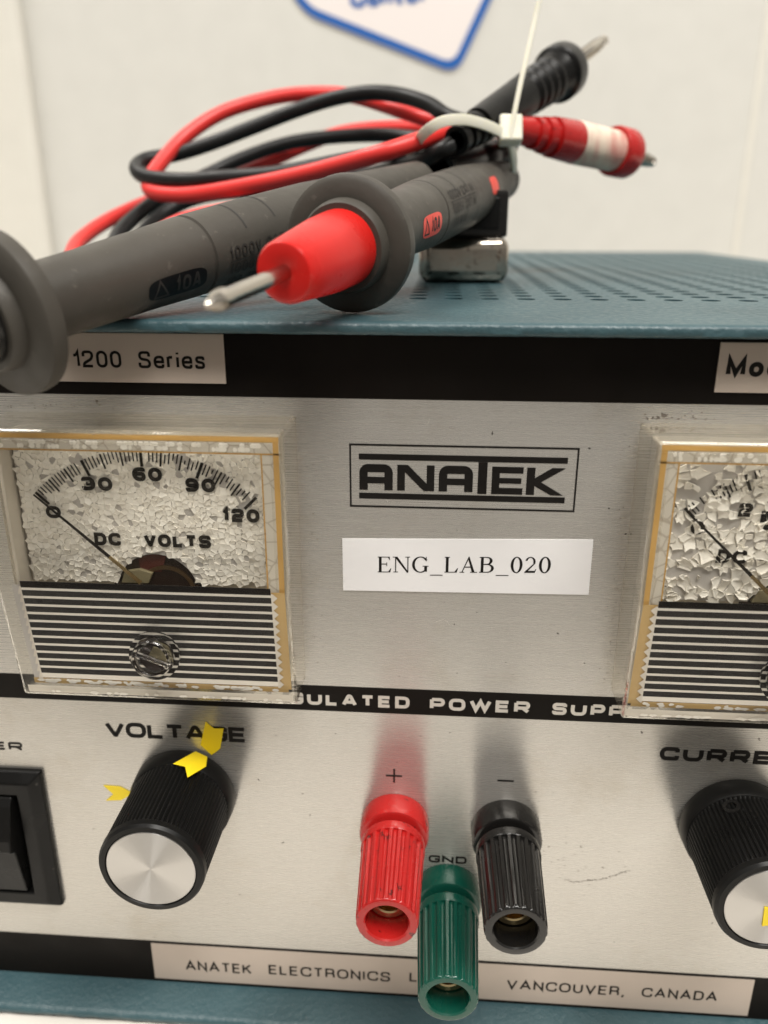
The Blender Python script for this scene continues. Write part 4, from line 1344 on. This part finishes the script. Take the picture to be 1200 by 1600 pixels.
def banana(root, P0, P1, P2, m, red):
    P0, P1, P2 = Vector(P0), Vector(P1), Vector(P2)
    ax = (P1 - P0).normalized()
    Ln = (P1 - P0).length
    if red:
        MB().lathe([(-8, 1.9), (-8, 2.3), (0, 2.9), (2, 3.2), (2.2, 2.6), (3.2, 2.7), (3.4, 3.5), (5.0, 3.6), (5.2, 3.0), (6.2, 3.0), (6.4, 3.9), (8.2, 4.1), (8.4, 3.5), (9.4, 3.5), (9.6, 4.4), (Ln * .46, 4.8), (Ln * .48, 4.6), (Ln * .5, 4.5)], P0, ax, 40).build('plug_sleeve', m, root, smooth=30)
        MB().lathe([(Ln * .46, 4.7), (Ln * .47, 4.85), (Ln * .9, 4.75), (Ln * .91, 4.3)], P0, ax, 40).build('tape_wrap', M_pinkt, root, smooth=30)
        MB().lathe([(Ln * .86, 3), (Ln * .86, 5.6), (Ln * .88, 5.9), (Ln * 1.0, 5.9), (Ln * 1.02, 5.6), (Ln * 1.02, 0)], P0, ax, 40).build('plug_flange', m, root, smooth=35)
    else:
        pr_ = [(-7.5, 1.9), (-7.5, 2.9), (-5.6, 3.0), (-5.4, 2.4), (-4.4, 2.4), (-4.2, 3.2), (-2.6, 3.3), (-2.4, 2.6), (-1.4, 2.6), (-1.2, 3.5), (.6, 3.6), (.8, 2.9), (1.8, 2.9), (2, 3.8), (Ln * .45, 4.6)]
        for k in range(5):
            b = Ln * (.47 + .075 * k)
            pr_ += [(b, 4.7 + .13 * k), (b + .8, 4.75 + .13 * k), (b + 1.0, 3.7 + .13 * k), (b + 2.0, 3.7 + .13 * k)]
        pr_ += [(Ln * .88, 5.6), (Ln * .89, 6.3), (Ln * .90, 6.6), (Ln * .98, 6.6), (Ln * 1.0, 6.3), (Ln * 1.0, 0)]
        MB().lathe(pr_, P0, ax, 48).build('plug_sleeve', m, root, smooth=30)
    l2 = (P2 - P1).length
    n = 48
    T = lambda k: 1. if (k % 12) < 3 else 0.
    MB().lathe([(0, 1.55), (l2 * .18, 1.55), (l2 * .2, 1.3), (l2 * .28, 1.4, .5), (l2 * .5, 1.8, .7), (l2 * .75, 1.75, .7), (l2 * .88, 1.4, .5), (l2 * .9, 1.45), (l2 * .98, 1.3), (l2, .9), (l2, 0)], P1, (P2 - P1), n, T).build('plug_pin', M_nick, root, smooth=35)
banana(bl, at(740, 202, 175), at(882, 109, 203), at(945, 62, 214), M_blk, False)
banana(rl, at(815, 204, 183), at(977, 240, 204), at(1020, 253, 211), M_red, True)

# ------------------------------------------------------------------ zip tie round the bundle
zt = thing('zip_tie', 'translucent white zip tie cinched round the coiled cables, tail upright', 'zip tie', tuple(at(797, 203, 176)))
hd = at(797, 204, 176)
hb = MB()
hx_, hy_, hz_ = rt * 2.5, fw * 1.9, up * 2.9
cs_ = [hd + hx_ * a + hy_ * b + hz_ * c for a in (-1, 1) for b in (-1, 1) for c in (-1, 1)]
hb.add(cs_, [(0, 1, 3, 2), (4, 6, 7, 5), (0, 4, 5, 1), (2, 3, 7, 6), (0, 2, 6, 4), (1, 5, 7, 3)])
hb.build('head', M_zip, zt, bevel=.6, seg=3)
lp_ = catmull([at(*q) for q in ((786, 208, 175), (758, 195, 171), (725, 187, 168), (692, 190, 166), (668, 204, 167), (652, 222, 171), (642, 250, 182), (680, 312, 200), (735, 335, 207), (778, 322, 203), (799, 290, 196), (803, 255, 187), (798, 222, 179))], 10)
MB().tube(lp_, 1, 12, flat=(1.1, .42)).build('strap', M_zip, zt, smooth=50)
MB().tube(catmull([at(*q) for q in ((797, 215, 175), (806, 165, 174), (820, 100, 173), (836, 30, 172), (846, -20, 171), (858, -80, 171))], 8), 1, 12, flat=(.55, .95)).build('tail', M_zip, zt, smooth=50)

# ------------------------------------------------------------------ magnet block with black holder
mg = thing('magnet_block', 'chrome magnet block with black plastic holder, under the red-tipped probe', 'magnet', (1, 72, TOPZ))
MB().box(-8.9, 10.3, 66.2, 80, TOPZ + .05, TOPZ + 9.6).build('magnet_shell', M_chrome, mg, bevel=2.6, seg=5, smooth=40)
hk = MB().box(-3.2, 9.8, 69, 78, TOPZ + 9.4, TOPZ + 18.8).build('holder', M_blkg, mg, bevel=.6, seg=3)
MB().box(-1.2, 8.0, 68.6, 69.3, TOPZ + 11.0, TOPZ + 17.4).build('holder_frame', M_blk, hk, bevel=.3)
# drop the build-time origin notes
for o in bpy.data.objects:
    if '_org' in o.keys():
        del o['_org']
